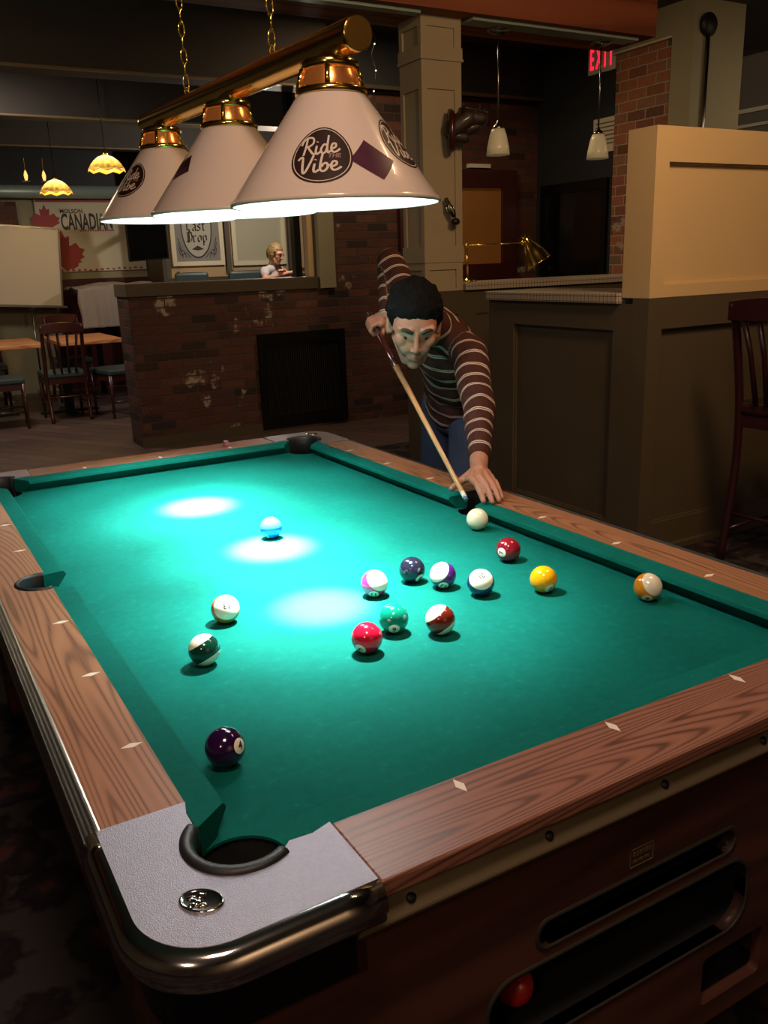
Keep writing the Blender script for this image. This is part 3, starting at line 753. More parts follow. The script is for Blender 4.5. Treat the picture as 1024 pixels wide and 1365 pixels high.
def add_ball(nm, x, y, z, colr, stripe, ax, nd, txt, rolla, label, group='billiard balls lying on the green felt'):
    P = Vector((x, y, z)); cap = stripe and nd is None
    if ax: A = imgdir(P, ax)
    if nd: D = imgdir(P, nd)
    elif ax: D = None
    else: D = Vector((1, 0, 0))
    if ax:
        Z_ = A
        X_ = (D - Z_*D.dot(Z_)).normalized() if D is not None else Z_.orthogonal().normalized()
    else:
        X_ = D; Z_ = X_.orthogonal().normalized()
    Y_ = Z_.cross(X_)
    disc = bool(txt) and not cap
    m = ballmat('ball_'+nm, colr, stripe, disc)
    o = bmesh_ball.build('billiard_ball', m); o.matrix_world = Matrix(((X_.x, Y_.x, Z_.x, x), (X_.y, Y_.y, Z_.y, y), (X_.z, Y_.z, Z_.z, z), (0, 0, 0, 1)))
    tag(o, label, 'billiard ball', group)
    if txt:
        # digits wrapped on the sphere, drawn in world directions then brought to local space
        dirn = X_ if not cap else Z_
        view = (P-CC).normalized(); e1 = (CR-dirn*CR.dot(dirn)).normalized(); e2 = dirn.cross(e1)
        c_, s_ = math.cos(math.radians(rolla)), math.sin(math.radians(rolla))
        t1 = e1*c_+e2*s_; t2 = dirn.cross(t1)
        R3 = Matrix((X_, Y_, Z_))
        def fn(a, b): return R3 @ ((dirn+t1*a/RB+t2*b/RB).normalized()*(RB+.00015))
        flat_build('number', text_mesh(txt, .016, bold=.0004), fn, M['ink'], o, .004)
for b_ in BL: add_ball(b_[0], b_[1], b_[2], TB+RB, *b_[3:])
add_ball('5', .345, -.075, .424+RB+.0005, 'd0301c', 0, None, None, '', 0, 'red ball dim inside the ball return slot of the table', None)
ck = MB().box((-.009, -.009, 0), (.009, .009, .018)).build('cue_chalk', mat('chalk_paper', '9a4a52', .8), bevel=.002, loc=(.786, L+.11, TR+.001)); tag(ck, 'small reddish chalk cube left on the far rail of the pool table', 'chalk')
box('chalk_top', (-.0075, -.0075, .018), (.0075, .0075, .0186), mat('blue_chalk', '8aa0b0', .9), ck)
# ------------------------------------------------------------------ billiard lamp
lamp = thing('billiard_lamp', 'brass three-shade billiard lamp hanging on chains over the pool table', 'lamp', (.523, 1.238, 1.84))
TILT = .030
bar = MB(); 
def barz(y): return (y-1.238)*TILT
ya, yb = .593, 1.905
P0 = Vector((0, ya-1.238, barz(ya))); P1 = Vector((0, yb-1.238, barz(yb))); D_ = (P1-P0).normalized()
bar.tube([P0, P0+D_*.004, P0+D_*.012, P1-D_*.012, P1-D_*.004, P1], [.0275, .0295, .029, .029, .0295, .0275], 40)
barb = bar.build('bar', M['brass'], lamp)
for P, d_ in ((P0, -1), (P1, 1)): MB().tube([P, P+D_*d_*.002], [.026, .0255], 36).build('end_cap', mat('aged_brass', 'b08a44', .35, 1), barb)
SH = .185; R0, R1 = .1995, .064
al = math.atan2(R0-R1, SH); SL = math.hypot(R0-R1, SH)
shades = []
for i, y in enumerate((.706, 1.238, 1.77)):
    zr = -.27+barz(y); T = Matrix.Translation((0, y-1.238, zr))
    n = 64
    prof_o = [(R0-.004, -.006), (R0, -.007), (R0+.0015, -.003), (R0, .002)]+[(R0+(R1-R0)*t, SH*t) for t in (.02, .25, .5, .75, 1)]
    prof_i = [(R1-.003, SH-.001)]+[(R0-.004+(R1-R0)*t, SH*t-.003) for t in (.75, .5, .25, .02)]+[(R0-.004, -.006)]
    mb = MB(); mb.lathe(prof_o, n, T, cap=False); mb.cur = 1; mb.lathe(prof_i, n, T, cap=False)
    sh = mb.build('lamp_shade', [M['shade_out'], M['shade_in']], lamp); shades.append((sh, y, zr))
    ft = MB().lathe([(R1-.004, SH-.002), (R1+.003, SH), (R1+.004, SH+.008), (R1-.001, SH+.012), (R1-.003, SH+.013)], 40, T, cap=False)
    ft.lathe([(R1-.014, SH+.043), (R1-.011, SH+.044), (R1-.010, SH+.055), (R1-.016, SH+.060), (.030, SH+.064), (.012, SH+.068), (.012, SH+.080)], 40, T, cap=False)
    for k in range(5):
        a = 2*PI*(k+.3)/5
        pts = []
        for t in (0, .5, 1):
            rr = (R1-.003)*(1-t)+(R1-.013)*t+.001; pts.append(T @ Vector((rr*math.cos(a), rr*math.sin(a), SH+.010+.034*t)))
        ft.tube(pts, .005, 8)
    fo = ft.build('shade_holder', M['brass'], lamp)
    MB().lathe([(R1-.006, SH+.008), (R1-.007, SH+.02), (R1-.012, SH+.034), (R1-.016, SH+.045)], 40, T, cap=False).build('amber_liner', M['amber'], fo)
    bb = MB().lathe([(0, .008), (.016, .010), (.027, .022), (.031, .038), (.027, .055), (.016, .075), (.014, .10), (.013, .13)], 24, T, cap=False); bb.build('light_bulb', M['bulb'], lamp)
# stickers wrapped on the cone
def conefn(idx, phi, s0, rot=0, off=.0004, sc=1):
    sh, y, zr = shades[idx]
    def fn(a, b):
        c_, n_ = math.cos(rot), math.sin(rot); a, b = (a*c_-b*n_)*sc, (a*n_+b*c_)*sc
        s = s0+b; rr = R0-s*math.sin(al)+off*math.cos(al); ph = phi+a/(R0-s0*math.sin(al))
        return (rr*math.cos(ph), y-1.238+rr*math.sin(ph), zr+s*math.cos(al)+off*math.sin(al))
    return fn
def script(word):
    G = {'R': (.72, [[(.26, 1.0), (.2, .5), (.1, .0)], [(-.05, .62), (.05, .88), (.3, 1.04), (.6, .98), (.62, .7), (.4, .52), (.22, .5)], [(.3, .5), (.45, .25), (.62, .02), (.8, .08)]]),
         'V': (.62, [[(-.12, .80), (.02, .95), (.12, .9), (.12, .4), (.16, .02), (.28, .1), (.5, .6), (.66, 1.0)]]),
         'i': (.28, [[(.08, .5), (.02, .12), (.1, .0), (.26, .12)], [(.12, .7), (.14, .75)]]),
         'd': (.52, [[(.36, .45), (.2, .52), (.02, .25), (.08, .0), (.25, .08), (.36, .35)], [(.52, 1.05), (.36, .35), (.36, .02), (.52, .10)]]),
         'b': (.50, [[(.22, 1.08), (.08, .5), (.04, .1), (.2, .0), (.38, .2), (.36, .45), (.2, .42), (.1, .25)], [(.36, .35), (.5, .3)]]),
         'e': (.46, [[(.04, .2), (.28, .3), (.32, .48), (.16, .5), (.04, .25), (.1, .02), (.28, .02), (.5, .16)]])}
    x = 0; out = []
    for ch in word:
        a, st = G[ch]
        for p in st: out.append(stroke([(q[0]+x, q[1]) for q in p], .115))
        x += a
    return join2d(out), x
def vibe(idx, phi, s0, rot, sc=1):
    sh = shades[idx][0]
    stk = flat_build('sticker', disc2d(.0505, .0570), conefn(idx, phi, s0, rot, .0004, sc), M['st_dark'], sh); stk['label'] = 'dark brown oval sticker'
    parts = [disc2d(.0472, .0535, 1, 48, .972)]
    g, wd = script('Ride'); parts.append(xf((([(a, b*1.25) for a, b in g[0]]), g[1]), .0272, -.034, -.001, .10, 1.2))
    g, wd = script('Vibe'); parts.append(xf((([(a, b*1.25) for a, b in g[0]]), g[1]), .0272, -.031, -.037, .10, 1.2))
    flat_build('lettering', join2d(parts), conefn(idx, phi, s0, rot, .0009, sc), M['st_cream'], stk, .01)
    flat_build('lettering', text_mesh('THE', .0115, .2, bold=.0003), lambda a, b: conefn(idx, phi, s0, rot, .0009, sc)(a+.020, b-.003), mat('sticker_dull_cream', 'a07868', .5), stk, .01)
R_ = math.radians
vibe(0, R_(-125.3), .084, 0, 1.06)
sq = [(-.5, -.5), (.5, -.5), (.5, .5), (-.5, .5)]
gv = [(-.5+i/6, -.5+j/6) for j in range(7) for i in range(7)]; gf = [(j*7+i, j*7+i+1, (j+1)*7+i+1, (j+1)*7+i) for j in range(6) for i in range(6)]
o = flat_build('sticker', ([(x*.066, y*.058) for x, y in gv], gf), conefn(0, R_(-91.5), .072, R_(-42), .0004), M['st_red'], shades[0][0]); o['label'] = 'dark maroon rectangular sticker set on its corner'
vibe(0, R_(-54), .115, R_(-10), .95)
o = flat_build('sticker', ([(x*.055, y*.050) for x, y in gv], gf), conefn(1, R_(-172), .118, R_(20), .0004), M['st_dark'], shades[1][0]); o['label'] = 'dark rectangular sticker'
o = flat_build('sticker', ([(x*.045, y*.016-.014) for x, y in gv], gf), conefn(1, R_(-172), .116, R_(20), .0008), M['st_red'], shades[1][0]); o['label'] = 'maroon rectangular sticker'
vibe(2, R_(-157), .122, 0, 1.0)
# chains
for y in (.96, 1.52):
    z = barz(y)+.029; ch = MB(); k = 0; zz = z
    ch.tube([(.006*math.cos(a), y-1.238, zz+.006+.010*math.sin(a)) for a in [2*PI*i/12 for i in range(12)]], .002, 6, closed=True)
    zz += .010
    while zz < 3.34-1.84:
        pts = []
        for i in range(14):
            a = 2*PI*i/14; px, pz = .0085*math.cos(a), .019*math.sin(a)
            pts.append((px if k % 2 == 0 else px*.35, y-1.238+(px*.3 if k % 2 == 0 else px), zz+.017+pz))
        ch.tube(pts, .0022, 6, closed=True); zz += .031; k += 1
    ch.build('chain', M['brass'], lamp)
    MB().lathe([(.03, 0), (.055, .012), (.06, .02)], 24, Matrix.Translation((0, y-1.238, 3.33-1.84))).build('ceiling_hook_plate', M['brass'], lamp)
# power cord woven up beside chain
# ------------------------------------------------------------------ cue stick
TIP = Vector((1.021, .986, .8175)); GR = Vector((1.335, 2.013, 1.215)); dcu = (GR-TIP).normalized(); LC = (GR-TIP).length
cue = thing('cue_stick', 'maple cue stick aimed at the ivory cue ball by the man', 'cue stick', tuple(TIP))
def cpt(t): return dcu*t
MB().tube([cpt(.038), cpt(.5), cpt(.80)], [.0064, .0082, .0115], 16).build('shaft', mat('maple_shaft', 'd0a070', .25, coat=.5), cue)
MB().tube([cpt(.80), cpt(LC+.10)], [.0115, .0145], 16).build('butt', mat('dark_butt', '3a1812', .2, coat=.5), cue)
MB().tube([cpt(.012), cpt(.038)], [.0063, .0064], 16).build('ferrule', M['white'], cue)
MB().tube([cpt(0), cpt(.002), cpt(.012)], [.0045, .0058, .0062], 16).build('tip', mat('blue_tip', '35596b', .8), cue)
# ------------------------------------------------------------------ people
V = Vector
def remesh(mb, voxel, sm=3, fac=.5):
    me = bpy.data.meshes.new('r'); me.from_pydata(mb.v, [], mb.f); me.update()
    bm = bmesh.new(); bm.from_mesh(me); bmesh.ops.remove_doubles(bm, verts=bm.verts, dist=1e-6); bmesh.ops.dissolve_degenerate(bm, edges=bm.edges, dist=1e-7); bmesh.ops.recalc_face_normals(bm, faces=bm.faces); bm.to_mesh(me); bm.free()
    o = bpy.data.objects.new('r', me); COL.objects.link(o)
    md = o.modifiers.new('r', 'REMESH'); md.mode = 'VOXEL'; md.voxel_size = voxel; md.use_smooth_shade = True
    if sm:
        s_ = o.modifiers.new('s', 'SMOOTH'); s_.factor = fac; s_.iterations = sm
    bpy.context.view_layer.update()
    out = bpy.data.meshes.new_from_object(o.evaluated_get(bpy.context.evaluated_depsgraph_get()))
    bpy.data.objects.remove(o); bpy.data.meshes.remove(me)
    out.polygons.foreach_set('use_smooth', [True]*len(out.polygons))
    return out
def link(name, me, m, parent=None):
    me.name = name; me.materials.clear(); me.materials.append(m)
    o = bpy.data.objects.new(name, me); COL.objects.link(o); o.parent = parent; return o
def ell(mb, c, radii, X, Y, Z, n=28, m=18):
    mb.ball(c, radii, n, m, Matrix((X, Y, Z)).transposed())
def verts(me):
    a = np.empty(len(me.vertices)*3); me.vertices.foreach_get('co', a); return a.reshape(-1, 3)
def setattr_(me, name, val):
    at = me.attributes.new(name, 'FLOAT', 'POINT'); at.data.foreach_set('value', val.astype(np.float32))
def skinmat(name, base, lip, stub):
    m = bpy.data.materials.new(name); m.use_nodes = True; nt = m.node_tree; b = nt.nodes['Principled BSDF']
    a1 = N(nt, 'Attribute', attribute_name='stubble'); a2 = N(nt, 'Attribute', attribute_name='lip')
    tc = N(nt, 'TexCoord'); nz = N(nt, 'TexNoise'); nz.inputs['Scale'].default_value = 25; nt.links.new(tc.outputs['Object'], nz.inputs['Vector'])
    c0 = ramp(nt, [(.3, base), (.7, base)]); c0.color_ramp.elements[0].color = (*[x*.88 for x in lin(base)], 1); nt.links.new(nz.outputs['Fac'], c0.inputs['Fac'])
    m1 = N(nt, 'Mix', data_type='RGBA'); m1.inputs['B'].default_value = (*lin(stub), 1); nt.links.new(a1.outputs['Fac'], m1.inputs['Factor']); nt.links.new(c0.outputs['Color'], m1.inputs['A'])
    m2 = N(nt, 'Mix', data_type='RGBA'); m2.inputs['B'].default_value = (*lin(lip), 1); nt.links.new(a2.outputs['Fac'], m2.inputs['Factor']); nt.links.new(m1.outputs['Result'], m2.inputs['A'])
    nt.links.new(m2.outputs['Result'], b.inputs['Base Color']); b.inputs['Roughness'].default_value = .5; b.inputs['Subsurface Weight'].default_value = .08; b.inputs['Subsurface Radius'].default_value = (.01, .004, .002); b.inputs['Subsurface Scale'].default_value = .5
    return m
def headprims(mb, T, k=1.0, jaw=1.0):
    R3 = T.to_3x3(); X, Y, Z = R3.col[0].normalized(), R3.col[1].normalized(), R3.col[2].normalized()
    def P(x, y, z): return T @ V((x, y, z))
    def E_(c, r): ell(mb, P(*c), tuple(a*k for a in r), X, Y, Z)
    def Cp(a, ra, b, rb): mb.capsule(P(*a), ra*k, P(*b), rb*k)
    E_((0, -.018, .036), (.074, .094, .086)); E_((0, .020, .015), (.067, .072, .075))
    E_((0, .026, -.035), (.055*jaw, .060, .064)); E_((0, .046, -.080), (.036*jaw, .038, .032)); E_((0, .068, -.099), (.020*jaw, .017, .016)); E_((0, .060, -.062), (.030, .028, .026))
    for s in (-1, 1):
        Cp((s*.052, -.008, -.045), .014*jaw, (s*.024, .050, -.096), .014)   # jaw line
        E_((s*.040, .054, -.020), (.022, .026, .026))      # cheek
        E_((s*.0775, -.008, -.008), (.008, .019, .031))    # ear
        Cp((s*.072, .004, -.02), .009, (s*.076, -.012, .02), .010)
        Cp((s*.018, .086, .024), .010, (s*.046, .071, .023), .011)  # brow
        E_((s*.0105, .095, -.037), (.0075, .009, .007)); E_((s*.024, .058, -.046), (.024, .026, .030))      # nostril
        Cp((s*.018, .081, .0085), .0068, (s*.041, .074, .0070), .0068)   # upper lid fold
        Cp((s*.018, .077, -.010), .0045, (s*.040, .071, -.009), .0045)
    Cp((0, .086, .018), .0078, (0, .105, -.027), .0085); E_((0, .103, -.033), (.0098, .0105, .0092))
    Cp((-.020, .079, -.0670), .0044, (0, .0885, -.0625), .0054); Cp((.020, .079, -.0670), .0044, (0, .0885, -.0625), .0054)
    Cp((-.016, .081, -.0735), .0052, (.016, .081, -.0735), .0052); Cp((-.005, .085, -.0735), .0062, (.005, .085, -.0735), .0062)
def headattrs(me, T):
    v = verts(me); Ti = np.array(T.inverted()); q = v @ Ti[:3, :3].T + Ti[:3, 3]
    x, y, z = q[:, 0], q[:, 1], q[:, 2]
    lip = ((np.abs(x) < .020) & (z < -.0595-np.abs(x)*.15) & (z > -.0785+np.abs(x)*.25) & (y > .074)).astype(float)*.8
    st = np.clip((-.035-z)/.018, 0, 1)*np.clip((y-.0)/.03, 0, 1)*(z > -.14)*(np.linalg.norm(q, axis=1) < .2)
    st = st*np.clip(1-np.abs(np.abs(x)*0), 0, 1)
    return q, lip, st
def face_bits(T, parent, k, eyecol, browm, brow_t=.0056):
    R3 = T.to_3x3(); X, Y, Z = [R3.col[i].normalized() for i in range(3)]
    for s in (-1, 1):
        c = T @ V((s*.0295, .0695, -.0005))
        e_ = MB(); ell(e_, c, (.0125*k, .0125*k, .0115*k), X, Y, Z, 20, 12)
        e_.build('eye', mat('shaded_eye_white', '6a5f58', .3), parent)  # whites darkened in colour to paint the shade in the sockets
        p_ = MB(); ell(p_, T @ V((s*.0295+.001, .0803, -.003)), (.0064*k, .0030*k, .0060*k), X, Y, Z, 14, 8); p_.build('iris', mat('iris', eyecol, .2), parent)
        b = MB(); pts = [T @ V(p) for p in ((s*.012, .0945, .018), (s*.024, .0935, .0245), (s*.038, .087, .0265), (s*.051, .073, .020))]
        b.tube(smooth_path([tuple(p) for p in pts], 4), [brow_t*k*q for q in (.7, .85, 1, 1.05, 1.1, 1.1, 1.05, 1, .95, .85, .7, .5, .3)], 8); b.build('eyebrow', browm, parent)
def hair(T, parent, m, cfg, thick=.007, k=1.0, seed=1):
    """shell over the cranium bounded by a hairline function on local coordinates"""
    bm = bmesh.new(); nu, nv = 96, 64; rows = []
    rad = cfg['rad']; c = V(cfg['c'])
    for j in range(nv+1):
        th = PI*j/nv; row = []
        for i in range(nu):
            a = 2*PI*i/nu; d_ = V((math.sin(th)*math.cos(a), math.sin(th)*math.sin(a), math.cos(th)))
            p = c+V((d_.x*rad[0], d_.y*rad[1], d_.z*rad[2]))
            nz_ = noise.noise(p*38+V((seed, 0, 0)))*.0055+noise.noise(V((p.x*90, p.y*40, p.z*90)))*.003
            e_ = cfg['edge'](p) if 'edge' in cfg else 1
            s_e = max(0, min(1, e_/.035)); s_e = s_e*s_e*(3-2*s_e)
            p += d_*(nz_*(.4+.6*s_e)-cfg.get('taper', 0)*(1-s_e))
            row.append((bm.verts.new(T @ p), p))
        rows.append(row)
    for j in range(nv):
        for i in range(nu):
            q = [rows[j][i], rows[j][(i+1) % nu], rows[j+1][(i+1) % nu], rows[j+1][i]]
            mc = sum((x[1] for x in q), V())/4
            if cfg['keep'](mc, math.atan2(mc.y-c.y, abs(mc.x))):
                try: bm.faces.new([x[0] for x in q][::-1])
                except ValueError: pass
    bmesh.ops.delete(bm, geom=[v for v in bm.verts if not v.link_faces], context='VERTS')
    bmesh.ops.remove_doubles(bm, verts=bm.verts, dist=1e-5); bmesh.ops.recalc_face_normals(bm, faces=bm.faces)
    me = bpy.data.meshes.new('hair'); bm.to_mesh(me); bm.free(); me.polygons.foreach_set('use_smooth', [True]*len(me.polygons))
    o = link('hair', me, m, parent); md = o.modifiers.new('s', 'SOLIDIFY'); md.thickness = thick; md.offset = -1
    return o
def frame(Y, Zh):
    Y = Y.normalized(); Z = (Zh-Y*Zh.dot(Y)).normalized(); X = Y.cross(Z); return X, Y, Z
def finger(mb, pts, r0, r1):
    pts = [V(p) for p in pts]; n = len(pts)-1
    for i in range(n):
        a = r0+(r1-r0)*i/n; b = r0+(r1-r0)*(i+1)/n
        mb.capsule(pts[i], a, pts[i+1], b, 12)
# --- the player
H = V((1.19, 1.503, 1.251)); 
HD = (H-CC).normalized(); H = CC+ (H-CC)*1.02
fwd = (-HD*.90 - CU*.55 + CR*.10).normalized()
X, Y, Z = frame(fwd, CU)
k = 1.05
T = Matrix(((X.x*k, Y.x*k, Z.x*k, H.x), (X.y*k, Y.y*k, Z.y*k, H.y), (X.z*k, Y.z*k, Z.z*k, H.z), (0, 0, 0, 1)))
LS, LE, LW = V((1.461, 1.588, 1.135)), V((1.325, 1.345, .985)), V((1.172, 1.135, .866))
RS, RE, RH = V((1.439, 1.919, 1.262)), V((1.480, 2.124, 1.44)), V((1.335, 2.005, 1.235))
NB = V((1.41, 1.70, 1.215)); PE = V((1.665, 1.945, .90)); CH = (LS+RS)/2
LH, RHp = V((1.665, 1.865, .87)), V((1.65, 2.04, .89))
LK, RK = V((1.60, 1.82, .47)), V((1.68, 2.15, .47)); LA, RA = V((1.60, 1.84, .085)), V((1.76, 2.32, .085))
body = MB()
headprims(body, T, k)
neck_top = T @ V((0, -.03, -.05)); body.capsule(neck_top, .052, NB, .058)
side = (RS-LS).normalized(); sp_ = (CH-PE).normalized(); fr_ = side.cross(sp_).normalized()
def torso(mb, g=0):
    up = (sp_-side*sp_.dot(side)).normalized(); fb = side.cross(up)
    ell(mb, PE.lerp(CH, .78), (.155+g, .105+g, .17+g), side, fb, up)
    ell(mb, PE.lerp(CH, .45), (.140+g, .100+g, .17+g), side, fb, up)
    ell(mb, PE.lerp(CH, .10), (.150+g, .110+g, .14+g), side, fb, up)
    for s_, p in ((1, RS), (-1, LS)):
        mb.capsule(p, .058+g, CH.lerp(NB, .5), .06+g)
torso(body, -.012)
body.capsule(LS, .046, LE, .038).capsule(LE, .038, LW, .027)
body.capsule(RS, .046, RE, .038)
for h_, k_, a_ in ((LH, LK, LA), (RHp, RK, RA)):
    body.capsule(h_, .075, k_, .050).capsule(k_, .050, a_, .035).capsule(a_, .035, a_+V((-.14, -.07, -.04)), .028)
# bridge hand (left)
MC = {'i': V((1.090, 1.058, .852)), 'm': V((1.109, 1.044, .856)), 'r': V((1.130, 1.041, .853)), 'p': V((1.150, 1.047, .846))}
TP = {'i': V((1.068, .972, .8095)), 'm': V((1.083, .953, .8095)), 'r': V((1.107, .955, .8095)), 'p': V((1.130, .971, .8095))}
for q in MC:
    r_ = .0098 if q != 'p' else .0085
    a, b = MC[q], TP[q]; pip = a.lerp(b, .45)+V((0, 0, .012)); dip = a.lerp(b, .78)+V((0, 0, .006))
    finger(body, [LW.lerp(a, .35), a], .013, .0115)
    finger(body, [a, pip, dip, b], r_+.0008, r_-.0022)
body.capsule(LW, .024, LW.lerp(MC['m'], .45), .021)
body.capsule(LW.lerp(MC['i'], .5), .014, LW.lerp(MC['p'], .6), .014)
finger(body, [LW+V((-.012, -.015, -.004)), V((1.108, 1.108, .843)), V((1.074, 1.098, .836)), V((1.040, 1.084, .826))], .0165, .0085)
body.capsule(V((1.108, 1.106, .842)), .012, MC['i'], .011)
# grip hand (right) curled round the butt
gp = V(cue.location)+dcu*(LC-.005); gx = dcu; hz_ = (RE-RH); hz_ = (hz_-gx*hz_.dot(gx)).normalized(); hy = gx.cross(hz_)
wr = gp+hz_*.062+hy*.006
body.capsule(RE, .038, wr, .024)
body.capsule(wr, .024, gp+hz_*.030+gx*.012, .022).capsule(gp+hz_*.028-gx*.028, .016, gp+hz_*.028+gx*.030, .016)
for i, o_ in enumerate((-.030, -.010, .010, .029)):
    c = gp-gx*o_; R_c = .0225
    finger(body, [c+hz_*.030+hy*.004]+[c+(hz_*math.cos(t)+hy*-math.sin(t))*R_c for t in (.7, 1.5, 2.4, 3.3)], .0100, .0075)
finger(body, [gp+hz_*.035-gx*.02+hy*.012, gp+hy*.024-gx*.035+hz_*.012, gp+hy*.022-gx*.05-hz_*.006], .0115, .0085)
man_me = remesh(body, .0033, 4, .5)
q_, lip_, st_ = headattrs(man_me, T); setattr_(man_me, 'lip', lip_); setattr_(man_me, 'stubble', st_*.55)
man = link('person', man_me, skinmat('skin_man', 'ab7862', '905248', '5c4a42'))
tag(man, 'person in a brown sweater with white stripes leaning over the rail to shoot', 'person')
browm = mat('dark_brows', '140e0c', .7)
face_bits(T, man, k, '1c1410', browm)
HL = [(-.2, -.055), (-.050, -.050), (-.032, .016), (.004, .020), (.010, -.016), (.022, -.014), (.031, .034), (.046, .048), (.2, .053)]
def edge_man(p): return p.z-float(np.interp(p.y, [q[0] for q in HL], [q[1] for q in HL]))-noise.noise(V(p)*55)*.004+(.10*max(0, .02-abs(abs(p.x)-.035)) if p.y > .05 else 0)
def keep_man(p, a):
    return edge_man(p) > 0
def keep_old(p, a):
    x = abs(p.x)
    if p.y > .035: return p.z > .052-.0*x+max(0, (x-.045))*-.5
    if p.y > .012: return p.z > .018
    if p.y > -.002: return p.z > .010
    if p.y > -.03: return p.z > .030
    return p.z > -.045
hairm = mat('dark_hair', '080606', .8, 0, .12, noise_amt=.4, nscale=120, bump=(160, 1, .006))
hair(T, man, hairm, dict(rad=(.087, .106, .096), c=(0, -.018, .040), keep=keep_man, edge=edge_man, taper=.008), .006)
# sweater
sw = MB()
torso(sw, .004)
sw.capsule(LS, .063, LE, .051).capsule(LE, .051, LW+(LE-LW).normalized()*.045, .034)
sw.capsule(RS, .063, RE, .052).capsule(RE, .052, wr+(RE-wr).normalized()*.012, .034)
fbj = side.cross((sp_-side*sp_.dot(side)).normalized()); ell(sw, PE+sp_*.0, (.160, .124, .10), side, fbj, (sp_-side*sp_.dot(side)).normalized())
sw.capsule(CH.lerp(NB, .4), .075, NB+(H-NB).normalized()*.055, .064)
sme = remesh(sw, .0055, 4, .6)
v = verts(sme)
# knitted folds and stripe coordinate
def seg(v, a, b):
    a = np.array(a); b = np.array(b); d = b-a; L_ = np.linalg.norm(d); d = d/L_
    t = (v-a) @ d; tc_ = np.clip(t, 0, L_); dist = np.linalg.norm(v-(a+tc_[:, None]*d), axis=1); return t, dist, L_
segs = [(LS, LE, .06, 0, 0), (LE, LW, .045, (LE-LS).length, 0), (RS, RE, .06, 0, 0), (RE, RH, .045, (RE-RS).length, 0)]
tt_, dt, _ = seg(v, PE, CH); best = (dt-.155); band = tt_+.013; arm = np.zeros(len(v))
for a, b, rr_, off, _ in segs:
    t, dd_, L_ = seg(v, a, b); dd_ = dd_-rr_
    ok = (dd_ < best) if off else (dd_ < best-.0)
    band = np.where(ok, np.clip(t, -.03, 9)+off, band); best = np.minimum(best, dd_)
rng = np.array([noise.noise(V(p)*22)*.005+noise.noise(V(p)*9)*.010 for p in v])
setattr_(sme, 'band', band+rng*.6)
nrm = np.empty(len(v)*3); sme.vertices.foreach_get('normal', nrm); nrm = nrm.reshape(-1, 3)
v2 = v+nrm*(rng*.7)[:, None]; sme.vertices.foreach_set('co', v2.ravel())
def stripes():
    m = bpy.data.materials.new('striped_knit'); m.use_nodes = True; nt = m.node_tree; b = nt.nodes['Principled BSDF']
    at = N(nt, 'Attribute', attribute_name='band')
    a = N(nt, 'Math', operation='MULTIPLY'); a.inputs[1].default_value = 1/.056; nt.links.new(at.outputs['Fac'], a.inputs[0])
    fr_ = N(nt, 'Math', operation='FRACT'); nt.links.new(a.outputs[0], fr_.inputs[0])
    rp = ramp(nt, [(0, '3b1f18'), (.40, 'b8a89c'), (.47, '5a3a30'), (.53, 'b8a89c'), (.60, '3b1f18')], 'CONSTANT'); nt.links.new(fr_.outputs[0], rp.inputs['Fac'])
    nt.links.new(rp.outputs['Color'], b.inputs['Base Color']); b.inputs['Roughness'].default_value = .9; b.inputs['Specular IOR Level'].default_value = .15
    tc = N(nt, 'TexCoord'); nz = N(nt, 'TexNoise'); nz.inputs['Scale'].default_value = 300; nt.links.new(tc.outputs['Object'], nz.inputs['Vector'])
    bp = N(nt, 'Bump'); bp.inputs['Strength'].default_value = .5; bp.inputs['Distance'].default_value = .002; nt.links.new(nz.outputs['Fac'], bp.inputs['Height']); nt.links.new(bp.outputs['Normal'], b.inputs['Normal'])
    return m
so_ = link('sweater', sme, stripes(), man)
# jeans and shoes
jn = MB()
up = V((0, 0, 1)); ell(jn, PE+V((0.0, 0, -.03)), (.142, .105, .11), V((side.x, side.y, 0)).normalized(), V((-side.y, side.x, 0)).normalized(), up)
for h_, k_, a_ in ((LH, LK, LA), (RHp, RK, RA)): jn.capsule(h_, .084, k_, .066).capsule(k_, .068, a_+V((0, 0, .03)), .058)
link('jeans', remesh(jn, .009, 4), mat('denim', '26324a', .85, noise_amt=.2, nscale=60), man)
for a_ in (LA, RA):
    s_ = MB(); d3 = V((-.9, -.43, 0)).normalized()
    s_.capsule(a_+V((0, 0, -.035))-d3*.03, .045, a_+d3*.15+V((0, 0, -.045)), .040).box(tuple(a_+V((-.05, -.05, -.085))), tuple(a_+V((.05, .05, -.06))))
    me_ = remesh(s_, .006, 4); vv_ = verts(me_); vv_[:, 2] = np.maximum(vv_[:, 2], .001); me_.vertices.foreach_set('co', vv_.ravel()); link('shoe', me_, M['black'], man)
